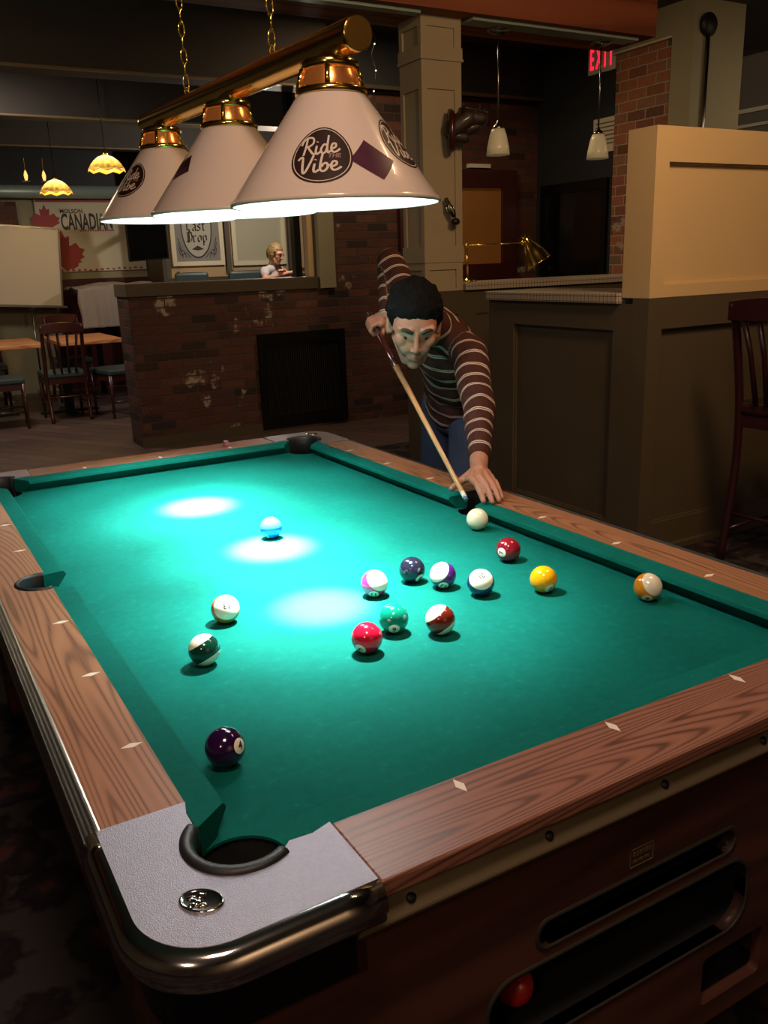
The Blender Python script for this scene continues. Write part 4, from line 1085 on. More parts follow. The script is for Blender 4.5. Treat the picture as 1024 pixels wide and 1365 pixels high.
# --- the seated woman
def seated():
    Hc = V((3.93, 8.9, 1.585)); kk = .93
    fw = V((.30, -.86, -.28)).normalized()
    # she looks down and toward her left, seen three quarter
    fw = V((.55, -.80, -.30)).normalized()
    X, Y, Z = frame(fw, V((.05, -.0, 1)))
    Tw = Matrix(((X.x*kk, Y.x*kk, Z.x*kk, Hc.x), (X.y*kk, Y.y*kk, Z.y*kk, Hc.y), (X.z*kk, Y.z*kk, Z.z*kk, Hc.z), (0, 0, 0, 1)))
    b = MB(); headprims(b, Tw, kk, .88)
    nb = V((3.90, 8.96, 1.45)); b.capsule(Tw @ V((0, -.02, -.05)), .042, nb, .046)
    sd = V((.83, .50, 0)).normalized(); Rs, Ls = nb-sd*.155+V((0, 0, -.06)), nb+sd*.155+V((0, 0, -.06)); pe = V((3.88, 9.06, .90))
    def tor(m_, g):
        fb = V((-sd.y, sd.x, 0)); u_ = V((0, 0, 1))
        ell(m_, pe.lerp(nb, .72), (.135+g, .095+g, .15+g), sd, fb, u_); ell(m_, pe.lerp(nb, .40), (.115+g, .09+g, .16+g), sd, fb, u_); ell(m_, pe.lerp(nb, .08), (.16+g, .12+g, .13+g), sd, fb, u_)
        m_.capsule(Rs, .045+g, nb+V((0, 0, -.03)), .05+g).capsule(Ls, .045+g, nb+V((0, 0, -.03)), .05+g)
    tor(b, -.008)
    Re, Le = Rs+V((-.05, -.13, -.085)), Ls+V((.06, -.10, -.085)); Rw, Lw = V((3.94, 8.60, 1.365)), V((3.95, 8.70, 1.385))
    b.capsule(Rs, .040, Re, .034).capsule(Re, .034, Rw, .022).capsule(Ls, .040, Le, .034).capsule(Le, .034, Lw, .022)
    for w_, d3 in ((Rw, V((.9, -.1, .1))), (Lw, V((-.6, -.5, .1)))):
        d3.normalize(); sx = d3.cross(V((0, 0, 1))).normalized(); b.capsule(w_, .022, w_+d3*.06, .02)
        for i in range(4): o_ = sx*(i-1.5)*.017; finger(b, [w_+d3*.06+o_, w_+d3*.10+o_+V((0, 0, .008)), w_+d3*.135+o_-V((0, 0, .008))], .009, .0065)
        finger(b, [w_+d3*.02-sx*.02, w_+d3*.06-sx*.045, w_+d3*.085-sx*.05], .010, .0075)
    for s_ in (-1, 1):
        hp = pe+sd*s_*.09+V((0, 0, -.02)); kn = hp+V((-.20*.0+.05, -.42, .0)); b.capsule(hp, .07, kn, .05).capsule(kn, .05, kn+V((0, .04, -.42)), .035)
    me_ = remesh(b, .006, 2)
    q, l_, s2 = headattrs(me_, Tw); setattr_(me_, 'lip', l_); setattr_(me_, 'stubble', s2*0)
    o = link('person', me_, skinmat('skin_woman', 'e0a48c', 'c0606a', '000000')); tag(o, 'person with blonde bob and white top seated beyond the brick half wall', 'person')
    face_bits(Tw, o, kk, '30281c', mat('fair_brows', '8a6a40', .7), .003)
    def kw(p, a):
        if p.y > .045: return p.z > .062
        if p.y > .018: return p.z > .03
        return p.z > -.085
    hair(Tw, o, mat('blonde_hair', '94794c', .5, noise_amt=.3, nscale=90), dict(rad=(.092, .108, .125), c=(0, -.020, .010), keep=kw), .02)
    t_ = MB(); tor(t_, .006); t_.capsule(Rs, .056, Rs.lerp(Re, .36), .050).capsule(Ls, .056, Ls.lerp(Le, .36), .050)
    link('top', remesh(t_, .007, 3), mat('white_jersey', 'c8c4c4', .85), o)
    t_ = MB(); 
    for s_ in (-1, 1): hp = pe+sd*s_*.09+V((0, 0, -.02)); kn = hp+V((.05, -.42, .0)); t_.capsule(hp, .085, kn, .062).capsule(kn, .062, kn+V((0, .04, -.42)), .045)
    link('trousers', remesh(t_, .012, 3), M['black'], o)
    g_ = MB()
    for s_ in (-1, 1): g_.tube([Tw @ V((s_*.030+.021*math.cos(a), .092, .0+.016*math.sin(a))) for a in [2*PI*i/16 for i in range(16)]], .0025, 6, closed=True).rod(Tw @ V((s_*.05, .09, .004)), Tw @ V((s_*.078, .0, .004)), .002, n=6)
    g_.build('glasses', M['black'], o)
    return o
seated()
st_ = thing('booth_table', 'dark booth table in front of the seated woman behind the half wall', 'table', (3.9, 8.05, .38))
MB().box((-.55, -.3, .915), (.45, .42, .945)).build('tabletop', M['leather'], st_)
MB().rod((0, 0, .02), (0, 0, .915), .04).box((-.25, -.05, 0), (.25, .05, .02)).build('pedestal', M['blackmetal'], st_)
# ------------------------------------------------------------------ background things
def chair(name, label, loc, rz, group=None, seat_m=None, h=.96, sh=.46, cat='chair', slats=3, w=.42):
    t = thing(name, label, cat, loc, rz, group); wd = M['mahog'] if cat == 'chair' else M['leather']; d = .42
    MB().box((-w/2, -d/2, sh-.02), (w/2, d/2, sh+.035)).build('seat', seat_m or M['teal_vinyl'], t, bevel=.015)
    MB().box((-w/2+.01, -d/2+.01, sh-.08), (w/2-.01, d/2-.01, sh-.021)).build('seat_rail', wd, t)
    for sx in (-1, 1):
        x = sx*(w/2-.022)
        MB().tube([(x, d/2-.02, 0), (x, d/2-.02, sh-.02)], [.014, .021], 8).build('leg', wd, t)
        back = [(x, -d/2-.05, 0), (x, -d/2+.015, sh*.6), (x, -d/2+.012, sh), (x, -d/2-.03, sh+.25), (x, -d/2-.085, h)]
        mb = MB(); mb.tube(smooth_path(back, 4), .019, 8); mb.build('leg', wd, t)['label'] = 'rear leg rising into the back post'
    st = MB()
    for sx in (-1, 1): st.rod((sx*(w/2-.022), -d/2, .17), (sx*(w/2-.022), d/2-.02, .17), .009, n=8)
    st.rod((-w/2+.02, d/2-.02, .22), (w/2-.02, d/2-.02, .22), .009, n=8); st.rod((-w/2+.02, -d/2-.01, .25), (w/2-.02, -d/2-.01, .25), .009, n=8); st.build('stretcher', wd, t)
    tr = MB(); n = 9; vs = []
    for i in range(n+1):
        k = i/n; x = -w/2+w*k; ar = math.sin(k*PI)
        for dy, dz in ((-.012, -.075+.0*ar), (.012, -.075), (.012, .02*ar+.008), (-.012, .02*ar+.008)): vs.append((x, -d/2-.085+dy-.012*ar, h+dz))
    fs = [(i*4+j, i*4+(j+1) % 4, (i+1)*4+(j+1) % 4, (i+1)*4+j) for i in range(n) for j in range(4)]+[(0, 1, 2, 3), tuple(n*4+j for j in range(4))]
    tr.add(vs, fs, False); tr.build('top_rail', wd, t, bevel=.004)
    for i in range(slats):
        x = (i-(slats-1)/2)*w*.62/max(1, slats-1)
        MB().tube([(x*.8, -d/2-.0, sh+.03), (x*.95, -d/2-.035, sh+.25), (x*1.05, -d/2-.085, h-.07)], [.013, .011, .014], 8).build('slat', wd, t)
    return t
G1 = 'dark wooden slat-back chairs around the dining tables'
chair('dining_chair', 'dark mahogany slat-back chair facing away at the front of the wooden tables', (1.31, 8.52, 0), 0, G1, slats=4)
chair('dining_chair', 'mahogany chair with teal seat turned sideways next to the brick half wall', (1.84, 8.36, 0), R_(100), G1, w=.5)
chair('dining_chair', 'mahogany chair with teal seat cut off by the left edge of the photo', (.70, 8.32, 0), R_(-96), G1)
chair('dining_chair', 'mahogany chair with teal seat on the far side of the left table', (.72, 9.78, 0), R_(180), G1)
chair('dining_chair', 'mahogany chair on the far side of the wooden tables under the whiteboard corner', (1.66, 9.90, 0), R_(180), G1)
def table(label, x0, y0, x1, y1, px, py):
    t = thing('dining_table', label, 'table', ((x0+x1)/2, (y0+y1)/2, 0), 0, 'wooden dining tables'); cx, cy = (x0+x1)/2, (y0+y1)/2
    MB().box((x0-cx, y0-cy, .722), (x1-cx, y1-cy, .76)).build('tabletop', M['tabletop'], t, bevel=.005)
    MB().box((px-cx-.045, py-cy-.045, .02), (px-cx+.045, py-cy+.045, .7219)).build('pedestal', M['blackmetal'], t)
    MB().box((px-cx-.30, py-cy-.05, .0), (px-cx+.30, py-cy+.05, .0199)).box((px-cx-.05, py-cy-.30, .0), (px-cx+.05, py-cy+.30, .0199)).build('base', M['blackmetal'], t)
table('light oak pedestal table at the left edge, larger part in view', .1, 8.68, 1.21, 9.78, .62, 9.15)
table('light oak pedestal table whose end reaches toward the brick half wall', 1.36, 8.66, 2.02, 9.85, 1.42, 8.98)
# tall table draped in a grey cloth
tt = thing('high_table', 'tall dark table standing behind the end of the brick half wall', 'table', (2.24, 10.3, 0))
MB().box((-.37, -.35, 1.215), (.56, .35, 1.25)).build('tabletop', M['leather'], tt)
for sx in (-.15, .5):
    MB().box((sx-.03, -.03, 0), (sx+.03, .03, 1.214)).build('leg', M['blackmetal'], tt)
def drape():
    vs = []; fs = []; nx, ny = 44, 60; x0, x1 = -.36, .54
    for j in range(ny+1):
        s_ = -.62+ (1.62)*j/ny   # runs over the top and hangs down the near side
        for i in range(nx+1):
            x = x0+(x1-x0)*i/nx
            wv = .016*math.sin(i*.9)+.02*math.sin(i*.37+1)
            if s_ < 0: y = -.38-.0; z = 1.262+s_*1.0*(.72+.0); k = min(1, -s_/.3); y += -abs(wv)*k-.005-.02*k*(i/nx)
            else:
                y = -.38+min(s_, .72); z = 1.266+.014*math.sin(i*.5+j*.4)+.055*math.exp(-((x-.05)/.25)**2)*math.exp(-((s_-.3)/.3)**2)+.05*math.exp(-((x-.55)/.18)**2)*math.exp(-((s_-.35)/.3)**2)
            vs.append((2.20+x+(.012*math.sin(j*.3) if i in (0, nx) else 0), 10.3+y, z))
    for j in range(ny):
        for i in range(nx): fs.append((j*(nx+1)+i, j*(nx+1)+i+1, (j+1)*(nx+1)+i+1, (j+1)*(nx+1)+i))
    mb = MB(); mb.add(vs, fs, True); o = mb.build('tablecloth', M['linen']); md = o.modifiers.new('s', 'SOLIDIFY'); md.thickness = .006; md.offset = 1; return o
tag(drape(), 'crumpled grey cloth draped over the tall table by the half wall', 'cloth')
# whiteboard on stand
wb = thing('whiteboard', 'blank whiteboard on a rolling stand at the left edge', 'whiteboard', (1.20, 10.50, 0))
Rt = Matrix.Rotation(R_(4.2), 3, 'Y')
MB().box((-.95, -.012, 1.07), (.58, .012, 1.955), Rt, (.58, 0, 1.5)).build('board', M['whiteboard'], wb)
fr = MB()
for a, b in (((-.96, -.02, 1.953), (.60, .02, 1.975)), ((.58, -.02, 1.07), (.60, .02, 1.953)), ((-.96, -.05, 1.045), (.64, .02, 1.07))): fr.box(a, b, Rt, (.58, 0, 1.5))
fr.build('frame', M['steel'], wb)
for x in (-.22, .20): MB().rod((x, .0, .05), (x, 0, 1.08), .012, n=10).build('leg', M['steel'], wb)
MB().box((-.28, -.17, .0), (-.16, .20, .06)).box((.16, -.17, .0), (.24, .20, .06)).build('foot', M['steel'], wb)
# banner
bn = MB().box((1.652, 10.872, 1.466), (2.94, 10.89, 2.326)).build('wall_banner', M['paper']); 
bn.location = (0, 0, 0); tag(bn, 'printed wall banner reading CANADIAN with red shapes behind the whiteboard', 'banner')
def onwall(name, g, x, z, y, m, parent, s=1):
    mb = MB(); mb.add([(-.283+(x+a*s+.283)*.8866, y, 1.438+(z+b*s-1.438)*.8866) for a, b in g[0]], g[1], False); return mb.build(name, m, parent, merge=False)
yb_ = 10.8705
random.seed(3)
def blob(cx, cz, w_, h_, n=26, j=.35, pts=None):
    P = [(cx+w_*math.cos(2*PI*i/n)*(1-random.random()*j), cz+h_*math.sin(2*PI*i/n)*(1-random.random()*j)) for i in range(n)]
    return P, [tuple(range(n))]
leaf = [(0, .30), (.04, .2), (.09, .22), (.08, .10), (.16, .14), (.20, .08), (.26, .06), (.22, 0), (.25, -.03), (.12, -.1), (.13, -.15), (.02, -.13), (-.02, -.13), (-.13, -.15), (-.12, -.1), (-.25, -.03), (-.22, 0), (-.26, .06), (-.20, .08), (-.16, .14), (-.08, .10), (-.09, .22), (-.04, .2)]
onwall('red_print', (leaf, [tuple(range(len(leaf)))]), 2.02, 2.15, yb_, M['red'], bn, .75)
onwall('red_print', (leaf, [tuple(range(len(leaf)))]), 2.20, 1.70, yb_, M['red'], bn, 1.15)
onwall('red_print', blob(2.25, 1.60, .22, .12, j=.5), 0, 0, yb_-.0005, M['red'], bn)
for i in range(35):
    onwall('red_print', blob(1.95+i*.04, 1.49+random.uniform(-.008, .012), .03, .018, 10, .5), 0, 0, yb_-.0008, M['red'], bn) if i % 2 else None
onwall('red_print', ([(1.91, 2.40), (3.34, 2.40), (3.34, 2.435), (1.91, 2.435)], [(0, 1, 2, 3)]), 0, 0, yb_, M['red'], bn)
onwall('lettering', text_mesh('CANADIAN', .30, 0, .45, .008, 'LEFT'), 2.22, 2.13, yb_-.001, M['ink'], bn)
onwall('lettering', text_mesh('MOLSON', .075, 0, 1, .002, 'LEFT'), 2.22, 2.28, yb_-.001, M['ink'], bn)
onwall('lettering', join2d([([(2.46+i*.035, 2.01), (2.485+i*.035, 2.01), (2.485+i*.035, 2.03), (2.46+i*.035, 2.03)], [(0, 1, 2, 3)]) for i in range(14)]), 0, 0, yb_-.001, M['red'], bn)
# television tilted on its bracket
tv = thing('television', 'black flat television tilted forward beside the banner', 'television', (2.70, 9.85, 1.80))
tv.rotation_euler = (R_(14), R_(-3), R_(-4))
MB().box((-.24, -.02, -.24), (.24, .03, .40)).build('case', M['black'], tv, bevel=.01)
box('screen', (-.222, -.022, -.22), (.222, -.0205, .38), M['screen'], tv)
MB().rod((0, .03, .1), (.26, .34, .15), .03).build('bracket', M['blackmetal'], tv)
# booth: framed posters
def poster(name, label, x0, x1, z0, z1, fm):
    t = thing(name, label, 'poster', ((x0+x1)/2, 10.15, z0)); w_ = (x1-x0)/2; h_ = z1-z0; fw = .055
    MB().box((-w_, 0, 0), (w_, .045, fw)).box((-w_, 0, h_-fw), (w_, .045, h_)).box((-w_, 0, fw), (-w_+fw, .045, h_-fw)).box((w_-fw, 0, fw), (w_, .045, h_-fw)).build('frame', fm, t, bevel=.004)
    return t, w_, h_
cf = mat('pale_cream_frame', 'efe4c4', .5)
t, w_, h_ = poster('framed_poster', 'cream-framed poster reading Last Drop inside an oval shield', 3.08, 3.76, 1.485, 2.55, cf)
box('print', (-w_+.055, .02, .055), (w_-.055, .03, h_-.055), mat('poster_grey', '8e8c86', .6), t)
def lp(name, g, m, dy=0, s=1, dx=0, dz=0):
    mb = MB(); mb.add([(a*s+dx, .0185-dy, b*s+dz) for a, b in g[0]], g[1], False); return mb.build(name, m, t, merge=False)
sh_ = [(x*.92, y-.075) for x, y in [(-.215, .78), (-.20, .95), (.20, .95), (.215, .78), (.215, .48), (.17, .30), (.09, .20), (0, .165), (-.09, .20), (-.17, .30), (-.215, .48)]]
shd = smooth_path(sh_+[sh_[0]], 4)
lp('shield', (shd, [tuple(range(len(shd)))]), M['ink'])
lp('shield', ([(x*.93, (y-.48)*.95+.48) for x, y in shd], [tuple(range(len(shd)))]), mat('poster_pale', 'bdb8a8', .6), .001)
nib = (.014, .014)
BL_ = {'L': [[(.1, .9), (.1, .12)], [(.02, .1), (.2, .16), (.34, .06), (.48, .2)], [(.1, .9), (.22, .98)]],
       'a': [[(.05, .52), (.2, .6), (.33, .5), (.33, .1), (.4, .04)], [(.33, .32), (.12, .28), (.06, .15), (.16, .05), (.33, .15)]],
       's': [[(.33, .52), (.2, .6), (.06, .48), (.3, .26), (.3, .12), (.16, .04), (.02, .12)]],
       't': [[(.14, .8), (.12, .16), (.2, .04), (.32, .14)], [(.0, .58), (.3, .58)]],
       'D': [[(.12, .88), (.12, .1)], [(.0, .8), (.2, .94), (.42, .84), (.5, .5), (.42, .14), (.2, .04), (.0, .14)], [(.24, .9), (.24, .1)]],
       'r': [[(.08, .58), (.1, .08), (.18, .04)], [(.1, .45), (.2, .58), (.32, .52)]],
       'o': [[(.2, .6), (.05, .45), (.05, .18), (.18, .04), (.34, .18), (.34, .46), (.2, .6)]],
       'p': [[(.08, .58), (.1, -.25)], [(.1, .5), (.24, .6), (.36, .46), (.36, .16), (.22, .04), (.1, .12)]]}
def black(word, s):
    x = 0; o_ = []
    for c in word:
        for p in BL_[c]: o_.append(stroke([(a+x, b) for a, b in p], 0, (.058, .050)))
        x += .52 if c in 'LD' else .44
    V, F = join2d(o_); return [((a-x/2)*s, b*s) for a, b in V], F
lp('lettering', black('Last', .145), M['ink'], .002, 1, .0, .415)
lp('lettering', black('Drop', .145), M['ink'], .002, 1, .0, .28)
lp('ornament', ([(-.08, .20), (0, .245), (.08, .20), (0, .185)], [(0, 1, 2, 3)]), M['ink'], .002)
orn = []
for sx in (-1, 1):
    for k in range(3): orn.append(stroke([(sx*(.10+.05*k), .10), (sx*(.16+.03*k), .16+.03*k), (sx*(.22), .13+.05*k), (sx*.25, .22+.06*k)], .008))
lp('ornament', join2d(orn), M['ink'], .001)
t, w_, h_ = poster('framed_poster', 'pale blank framed panel on the booth wall next to the seated woman', 3.88, 4.62, 1.47, 2.55, cf)
box('print', (-w_+.055, .02, .055), (w_-.055, .03, h_-.055), mat('poster_pale2', 'c4bfa6', .6), t)
for i, x in enumerate((3.14, 3.85, 4.72, 4.86)):
    h = MB().lathe([(.018, 0), (.018, .006), (.007, .01), (.007, .03), (.014, .036), (.016, .045), (0, .05)], 14, Matrix.Rotation(PI/2, 4, 'X')).rod((0, -.028, -.01), (0, -.05, .015), .006, n=8).build('coat_hook', M['brass'], loc=(x, 10.128 if i else 10.1695, 1.405))
    h.location.y = 10.2
    tag(h, ['brass coat hook at the left of the Last Drop poster', 'brass coat hook between the two framed panels', 'brass coat hook right of the seated woman', 'brass coat hook nearest the black post, right of the seated woman'][i], 'coat hook', 'coat hooks on the booth wall')
for x, w2, l in ((3.02, .40, 'teal vinyl booth seat back below the Last Drop poster'), (3.80, .66, 'teal vinyl booth seat back partly hidden by the seated woman')):
    s_ = thing('booth_bench', l, 'seat', (x, 9.12, .38), 0, 'teal booth seats behind the half wall')
    MB().box((-w2/2, .13, .45), (w2/2, .21, 1.03)).build('backrest', M['teal_vinyl'], s_, bevel=.03)
    MB().box((-w2/2, -.33, .32), (w2/2, .129, .39)).build('seat', M['teal_vinyl'], s_, bevel=.02)
    MB().box((-w2/2+.01, -.30, 0), (w2/2-.01, .20, .319)).build('base', M['leather'], s_)
# stained glass pendants
def glassmat():
    m = mat('stained_glass', 'f0c860', .3, emit='ffd060', estr=1.2); nt = m.node_tree; b = nt.nodes['Principled BSDF']
    tc = N(nt, 'TexCoord'); sp = N(nt, 'SeparateXYZ'); nt.links.new(tc.outputs['Object'], sp.inputs[0])
    mr = N(nt, 'MapRange'); mr.inputs['From Min'].default_value = -.11; mr.inputs['From Max'].default_value = .0
    nz = N(nt, 'TexVoronoi'); nz.inputs['Scale'].default_value = 28; nt.links.new(tc.outputs['Object'], nz.inputs['Vector'])
    a = N(nt, 'Math', operation='MULTIPLY_ADD'); a.inputs[1].default_value = .05; nt.links.new(nz.outputs['Distance'], a.inputs[0]); nt.links.new(sp.outputs['Z'], a.inputs[2])
    nt.links.new(a.outputs[0], mr.inputs['Value'])
    r = ramp(nt, [(.0, 'a06018'), (.12, 'd8a068'), (.2, '241408'), (.30, '8a5a14'), (.42, 'e8a828'), (.7, 'ffe070'), (1, 'fff4b0')]); nt.links.new(mr.outputs['Result'], r.inputs['Fac'])
    nt.links.new(r.outputs['Color'], b.inputs['Emission Color']); return m
gm = glassmat()
for x, y, z, l in ((1.87, 8.0, 2.50, 'stained glass pendant lamp with yellow glow, the nearer of the two'), (1.67, 9.5, 2.42, 'stained glass pendant lamp with yellow glow, the lower farther one')):
    t = thing('pendant_lamp', l, 'pendant lamp', (x, y, z), 0, 'stained glass pendant lamps')
    pr = [(.03, .0), (.07, -.014), (.11, -.045), (.14, -.08), (.165, -.12), (.172, -.14)]
    o = MB(); n = 32; vs = []
    for rr, zz in pr:
        for k in range(n):
            a = 2*PI*k/n; vs.append((rr*math.cos(a)*(1+.0*k), rr*math.sin(a), zz+(.012*math.sin(k*PI/2) if rr > .17 else 0)))
    o.add(vs, [(i*n+k, i*n+(k+1) % n, (i+1)*n+(k+1) % n, (i+1)*n+k) for i in range(len(pr)-1) for k in range(n)], True); so = o.build('glass_shade', gm, t)
    md = so.modifiers.new('s', 'SOLIDIFY'); md.thickness = .004
    MB().lathe([(.032, 0), (.02, .025), (.008, .05)], 16).build('cap', M['brass'], t)
    MB().rod((0, 0, .05), (0, 0, 3.34-z), .004, n=6).build('rod', M['blackmetal'], t)
for x, l in ((1.494, 'small dim candle-shaped bulb lamp at far left under the ceiling'), (1.69, 'small dim bulb lamp right of its twin at far left under the ceiling')):
    t = thing('wall_lamp', l, 'lamp', (x, 10.2, 2.516), 0, 'small far lamps')
    MB().lathe([(.0, .07), (.012, .05), (.022, .01), (.018, -.02), (.012, -.04)], 16).build('candle_bulb', mat('small_lit', 'ffd080', .5, emit='ffd070', estr=1.2), t)
    MB().lathe([(.05, -.05), (.03, -.045), (.012, -.04)], 16).rod((0, 0, .07), (0, 0, .31), .004, n=6).build('holder', M['brass'], t)
# bell pendants over the counter
for x, l in ((3.427, 'frosted bell pendant hanging nearest the pillar'), (4.296, 'frosted bell pendant hanging in front of the paper notice')):
    t = thing('pendant_lamp', l, 'pendant lamp', (x, 4.0, 2.09), 0, 'frosted bell pendants over the counter')
    so = MB().lathe([(.076, 0), (.070, .05), (.055, .12), (.042, .157), (.02, .162)], 28, cap=False).build('glass_shade', M['bellglass'], t); md = so.modifiers.new('s', 'SOLIDIFY'); md.thickness = .004
    MB().lathe([(.044, .157), (.035, .172), (.012, .19), (.006, .21)], 20).build('cap', M['steel'], t)
    MB().rod((0, 0, .20), (0, 0, .715), .006, n=8).build('rod', M['steel'], t)
    MB().lathe([(.075, .738), (.072, .725), (.04, .712), (.012, .705)], 28).build('canopy', M['steel'], t)
# brass swing arm lamp
t = thing('desk_lamp', 'brass swing-arm desk lamp with bell shade standing on the rear counter', 'lamp', (3.25, 4.1, 1.297))
MB().lathe([(.055, 0), (.055, .012), (.03, .018), (.012, .026), (.010, .04)], 24).build('base', M['brass'], t)
MB().rod((0, 0, .03), (-.008, 0, .235), .0065).ball((-.008, 0, .237), .014).build('stem', M['brass'], t)
MB().rod((-.008, 0, .237), (.47, 0, .245), .005, n=10).ball((.47, 0, .245), .016).build('arm', M['brass'], t)
ax = Vector((.42, -.25, -.85)).normalized(); zq = ax.to_track_quat('Z', 'Y').to_matrix().to_4x4(); T = Matrix.Translation((.50, 0, .27)) @ zq
so = MB().lathe([(.022, -.03), (.026, .0), (.03, .03), (.05, .06), (.072, .11), (.088, .175), (.092, .18)], 32, T, cap=False).build('lamp_shade', M['brass'], t); md = so.modifiers.new('s', 'SOLIDIFY'); md.thickness = .002
MB().ball(T @ Vector((0, 0, .10)), .026).build('light_bulb', M['white'], t)
# framed board on brick wall
t = thing('framed_board', 'amber board in a wide mahogany frame on the rear brick wall', 'board', (4.76, 6.36, 1.18))
w0, w1 = -.68, .68
MB().box((w0, -.04, 0), (w1, .02, .22)).box((w0, -.04, .93), (w1, .02, 1.09)).box((w0, -.04, .22), (w0+.18, .02, .93)).box((w1-.18, -.04, .22), (w1, .02, .93)).build('frame', M['mahog'], t, bevel=.006)
box('panel', (w0+.18, -.01, .22), (w1-.18, .01, .93), M['amberpanel'], t)
wl = MB().box((4.87, 6.33, 2.285), (5.12, 6.38, 2.32)).build('wall_light_strip', M['white']); tag(wl, 'short white strip fixed on the bricks above the amber board', 'strip')
# exit sign
t = thing('exit_sign', 'lit red EXIT sign high on the dark wall', 'sign', (5.70, 5.475, 3.12))
box('housing', (0, -.17, -.115), (.0345, .17, .115), M['white'], t)
ex = text_mesh('E X I T', .24, 0, .55, .003); ew = max(a for a, b in ex[0])-min(a for a, b in ex[0]); ec = (max(a for a, b in ex[0])+min(a for a, b in ex[0]))/2; ex = ([((a-ec)*.285/ew, b) for a, b in ex[0]], ex[1])
mb = MB(); mb.add([(-.003, -a, b) for a, b in ex[0]], ex[1], False); mb.build('lettering', mat('exit_red', 'ff2040', .5, emit='ff1838', estr=2.2), t, merge=False)
t = thing('notice', 'white printed paper notice pinned on the dark wall', 'notice', (5.725, 5.38, 2.47))
MB().box((0, -.20, -.13), (.006, .20, .16)).build('sheet', M['paper'], t)
li = join2d([([(-.17, .11-i*.035), (.10-.02*(i % 3), .11-i*.035), (.10-.02*(i % 3), .122-i*.035), (-.17, .122-i*.035)], [(0, 1, 2, 3)]) for i in range(6)])
mb = MB(); mb.add([(-.001, -a, b) for a, b in li[0]], li[1], False); mb.build('print', mat('faded_ink', '6a6458', .7), t, merge=False)
# conduit with round junction box
t = thing('wall_conduit', 'steel conduit with a round black box on the column behind the partition', 'conduit', (5.80, 4.40, 1.6))
MB().rod((0, 0, .0), (0, 0, 1.50), .018, n=12).build('pipe', M['steel'], t)
MB().lathe([(.085, 0), (.085, .03), (.07, .045), (0, .05)], 28, Matrix.Translation((0, .018, 1.56)) @ Matrix.Rotation(PI/2, 4, 'X')).build('junction_box', M['black'], t)
# fairy light string left of the pillar
t = thing('string_light', 'thin string of tiny lights hanging left of the pillar', 'string light', (2.70, 4.32, 0))
pts = [(.012*math.sin(i*.9), .008*math.cos(i*1.3), 2.84-i*.03) for i in range(22)]
MB().tube(pts, .0012, 5).build('wire', M['steel'], t)
for i in (3, 8, 12, 16, 20): MB().ball(pts[i], .005, 8, 6).build('bulb', mat('fairy', 'ffffff', .4, emit='fff0c0', estr=2), t)
# animal head plaque on pillar
t = thing('mounted_head', 'dark carved animal head on an oval wooden plaque fixed to the pillar', 'plaque', (2.955, 3.88, 2.22))
t.rotation_euler = (0, 0, R_(62)); 
pq = MB(); n = 32; vs = []
for rr, yy in ((.0, 0), (1, 0), (1, -.02), (.9, -.035), (.0, -.037)):
    for k in range(n): a = 2*PI*k/n; vs.append((.095*rr*math.cos(a), yy, .125*rr*math.sin(a)-.02))
pq.add(vs, [(i*n+k, i*n+(k+1) % n, (i+1)*n+(k+1) % n, (i+1)*n+k) for i in range(4) for k in range(n)], True); pq.build('plaque', M['mahog'], t)
hd = MB(); hd.capsule((0, -.04, .0), .068, (0, -.12, .045), .064).capsule((0, -.11, .05), .062, (0, -.20, .045), .046).capsule((0, -.05, -.05), .045, (0, -.10, -.06), .035).capsule((0, -.12, -.01), .04, (0, -.17, .0), .034)
for sx in (-1, 1): hd.capsule((sx*.045, -.09, .085), .018, (sx*.075, -.085, .115), .010).ball((sx*.046, -.165, .075), .007, 10, 6)
ho = hd.build('carved_head', mat('carved_wood', '2c1a15', .55, bump=(90, .6, .004), coat=.2), t)
# small ornament on pillar
t = thing('wire_ornament', 'small silver wire bundle with a dark cap hanging on the pillar', 'ornament', (2.975, 3.90, 1.72))
for i in range(12):
    a = random.uniform(-.6, .6); 
    MB().tube([(-.03+.01*math.sin(i), -.01*math.cos(i), .09+.008*math.cos(i*2)), (-.015+.045*a, -.03+.02*math.sin(i*3), .03), (.01+.025*a, -.03, -.02)], .0035, 5).build('wire', M['steel'], t)
MB().ball((.020, -.03, -.045), (.030, .026, .022), 14, 8).build('cap', M['black'], t)
MB().rod((-.02, -.01, .05), (-.02, .03, .05), .004, n=8).build('hook', M['steel'], t)
# tall bar chair on the right
chair('bar_chair', 'tall dark wooden bar chair with slatted back at the right edge', (3.30, 1.56, 0), R_(-86), None, M['leather'], h=1.22, sh=.74, cat='bar chair', slats=5, w=.44)
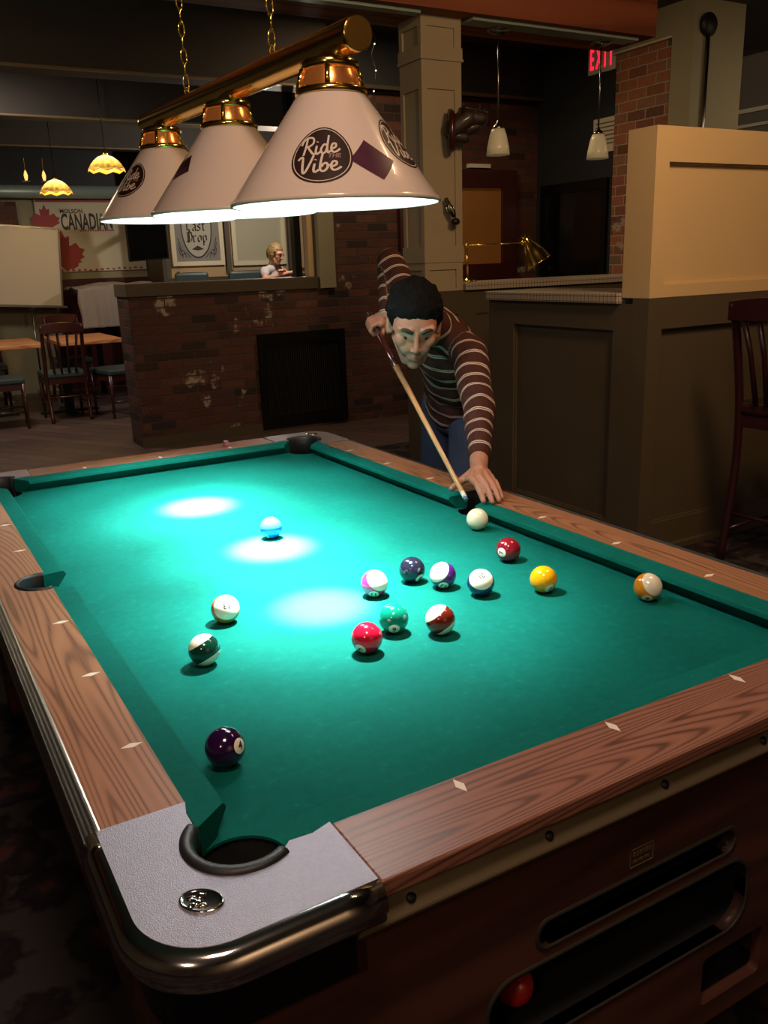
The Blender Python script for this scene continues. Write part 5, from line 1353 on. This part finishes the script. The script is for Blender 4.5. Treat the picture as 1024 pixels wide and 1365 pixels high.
# ------------------------------------------------------------------ lights
def light(kind, loc, energy, col, size=.05, rot=None, **kw):
    l = bpy.data.lights.new('lamp_or_fill', kind); l.energy = energy; l.color = lin(col)  # real lamps and unseen fills share this name
    for k, v in kw.items(): setattr(l, k, v)
    if kind == 'AREA': l.size = size
    else: l.shadow_soft_size = size
    o = bpy.data.objects.new('lamp_or_fill', l); COL.objects.link(o); o.location = loc
    if rot is not None: o.rotation_euler = Vector(rot).to_track_quat('-Z', 'Y').to_euler()
    return o
for (y, tx, ty) in ((.706, .425, .662), (1.238, .491, 1.085), (1.77, .467, 1.58)):
    zr = 1.57+(y-1.238)*TILT
    light('SPOT', (.523, y, zr+.002), 150, 'e8fffb', .028, ((tx-.523)*.6, (ty-y)*.6, TB-zr), spot_size=R_(82), spot_blend=1)
    light('SPOT', (.523, y, zr+.001), 3600 if y < 1 else 6500, 'f4fffc', .02, (tx-.523, ty-y, TB-zr), spot_size=R_(17.5), spot_blend=1)
    light('SPOT', (.523, y, zr+.0015), 160, 'e8fffb', .024, ((tx-.523), (ty-y), TB-zr), spot_size=R_(46), spot_blend=1)
light('AREA', (-.2, -.7, 3.1), 30, 'ffdcc4', .5, (.2, .35, -.9))
light('AREA', (2.1, .4, 3.1), 48, 'ffcf98', .5, (.55, .6, -.75))
light('POINT', (3.85, 8.2, 2.5), 62, 'fff0dc', .05)
light('AREA', (.4, 7.2, 2.95), 32, 'ffecd8', .6, (.1, .25, -1))  # unseen fill lifting the ambient level of the left room
light('AREA', (3.6, 5.2, 3.3), 20, 'ffd9a8', .4, (0, 0, -1))  # unseen fill hidden above the beam, no fixture there
light('AREA', (.8, -3.3, 2.6), 100, 'ffd6b4', .8, (.1, -.8, -.6))  # unseen light on the wall behind the camera, added for chrome reflections
light('POINT', (-1.5, -1.3, 2.2), 26, 'ffdcc0', .12)  # unseen fill added to lift the dark ceiling
light('POINT', (1.87, 8.0, 2.38), 5, 'ffd070', .05)
light('POINT', (1.67, 9.5, 2.30), 5, 'ffd070', .05)
light('POINT', (.2, 5.0, 2.55), 5, 'ffd8a8', .10)  # unseen fill under the left ceiling, no fixture there
light('AREA', (6.9, 2.6, 2.9), 20, 'ffe0b8', .6, (0.2, .4, -1))  # unseen fill added to brighten the far right wall
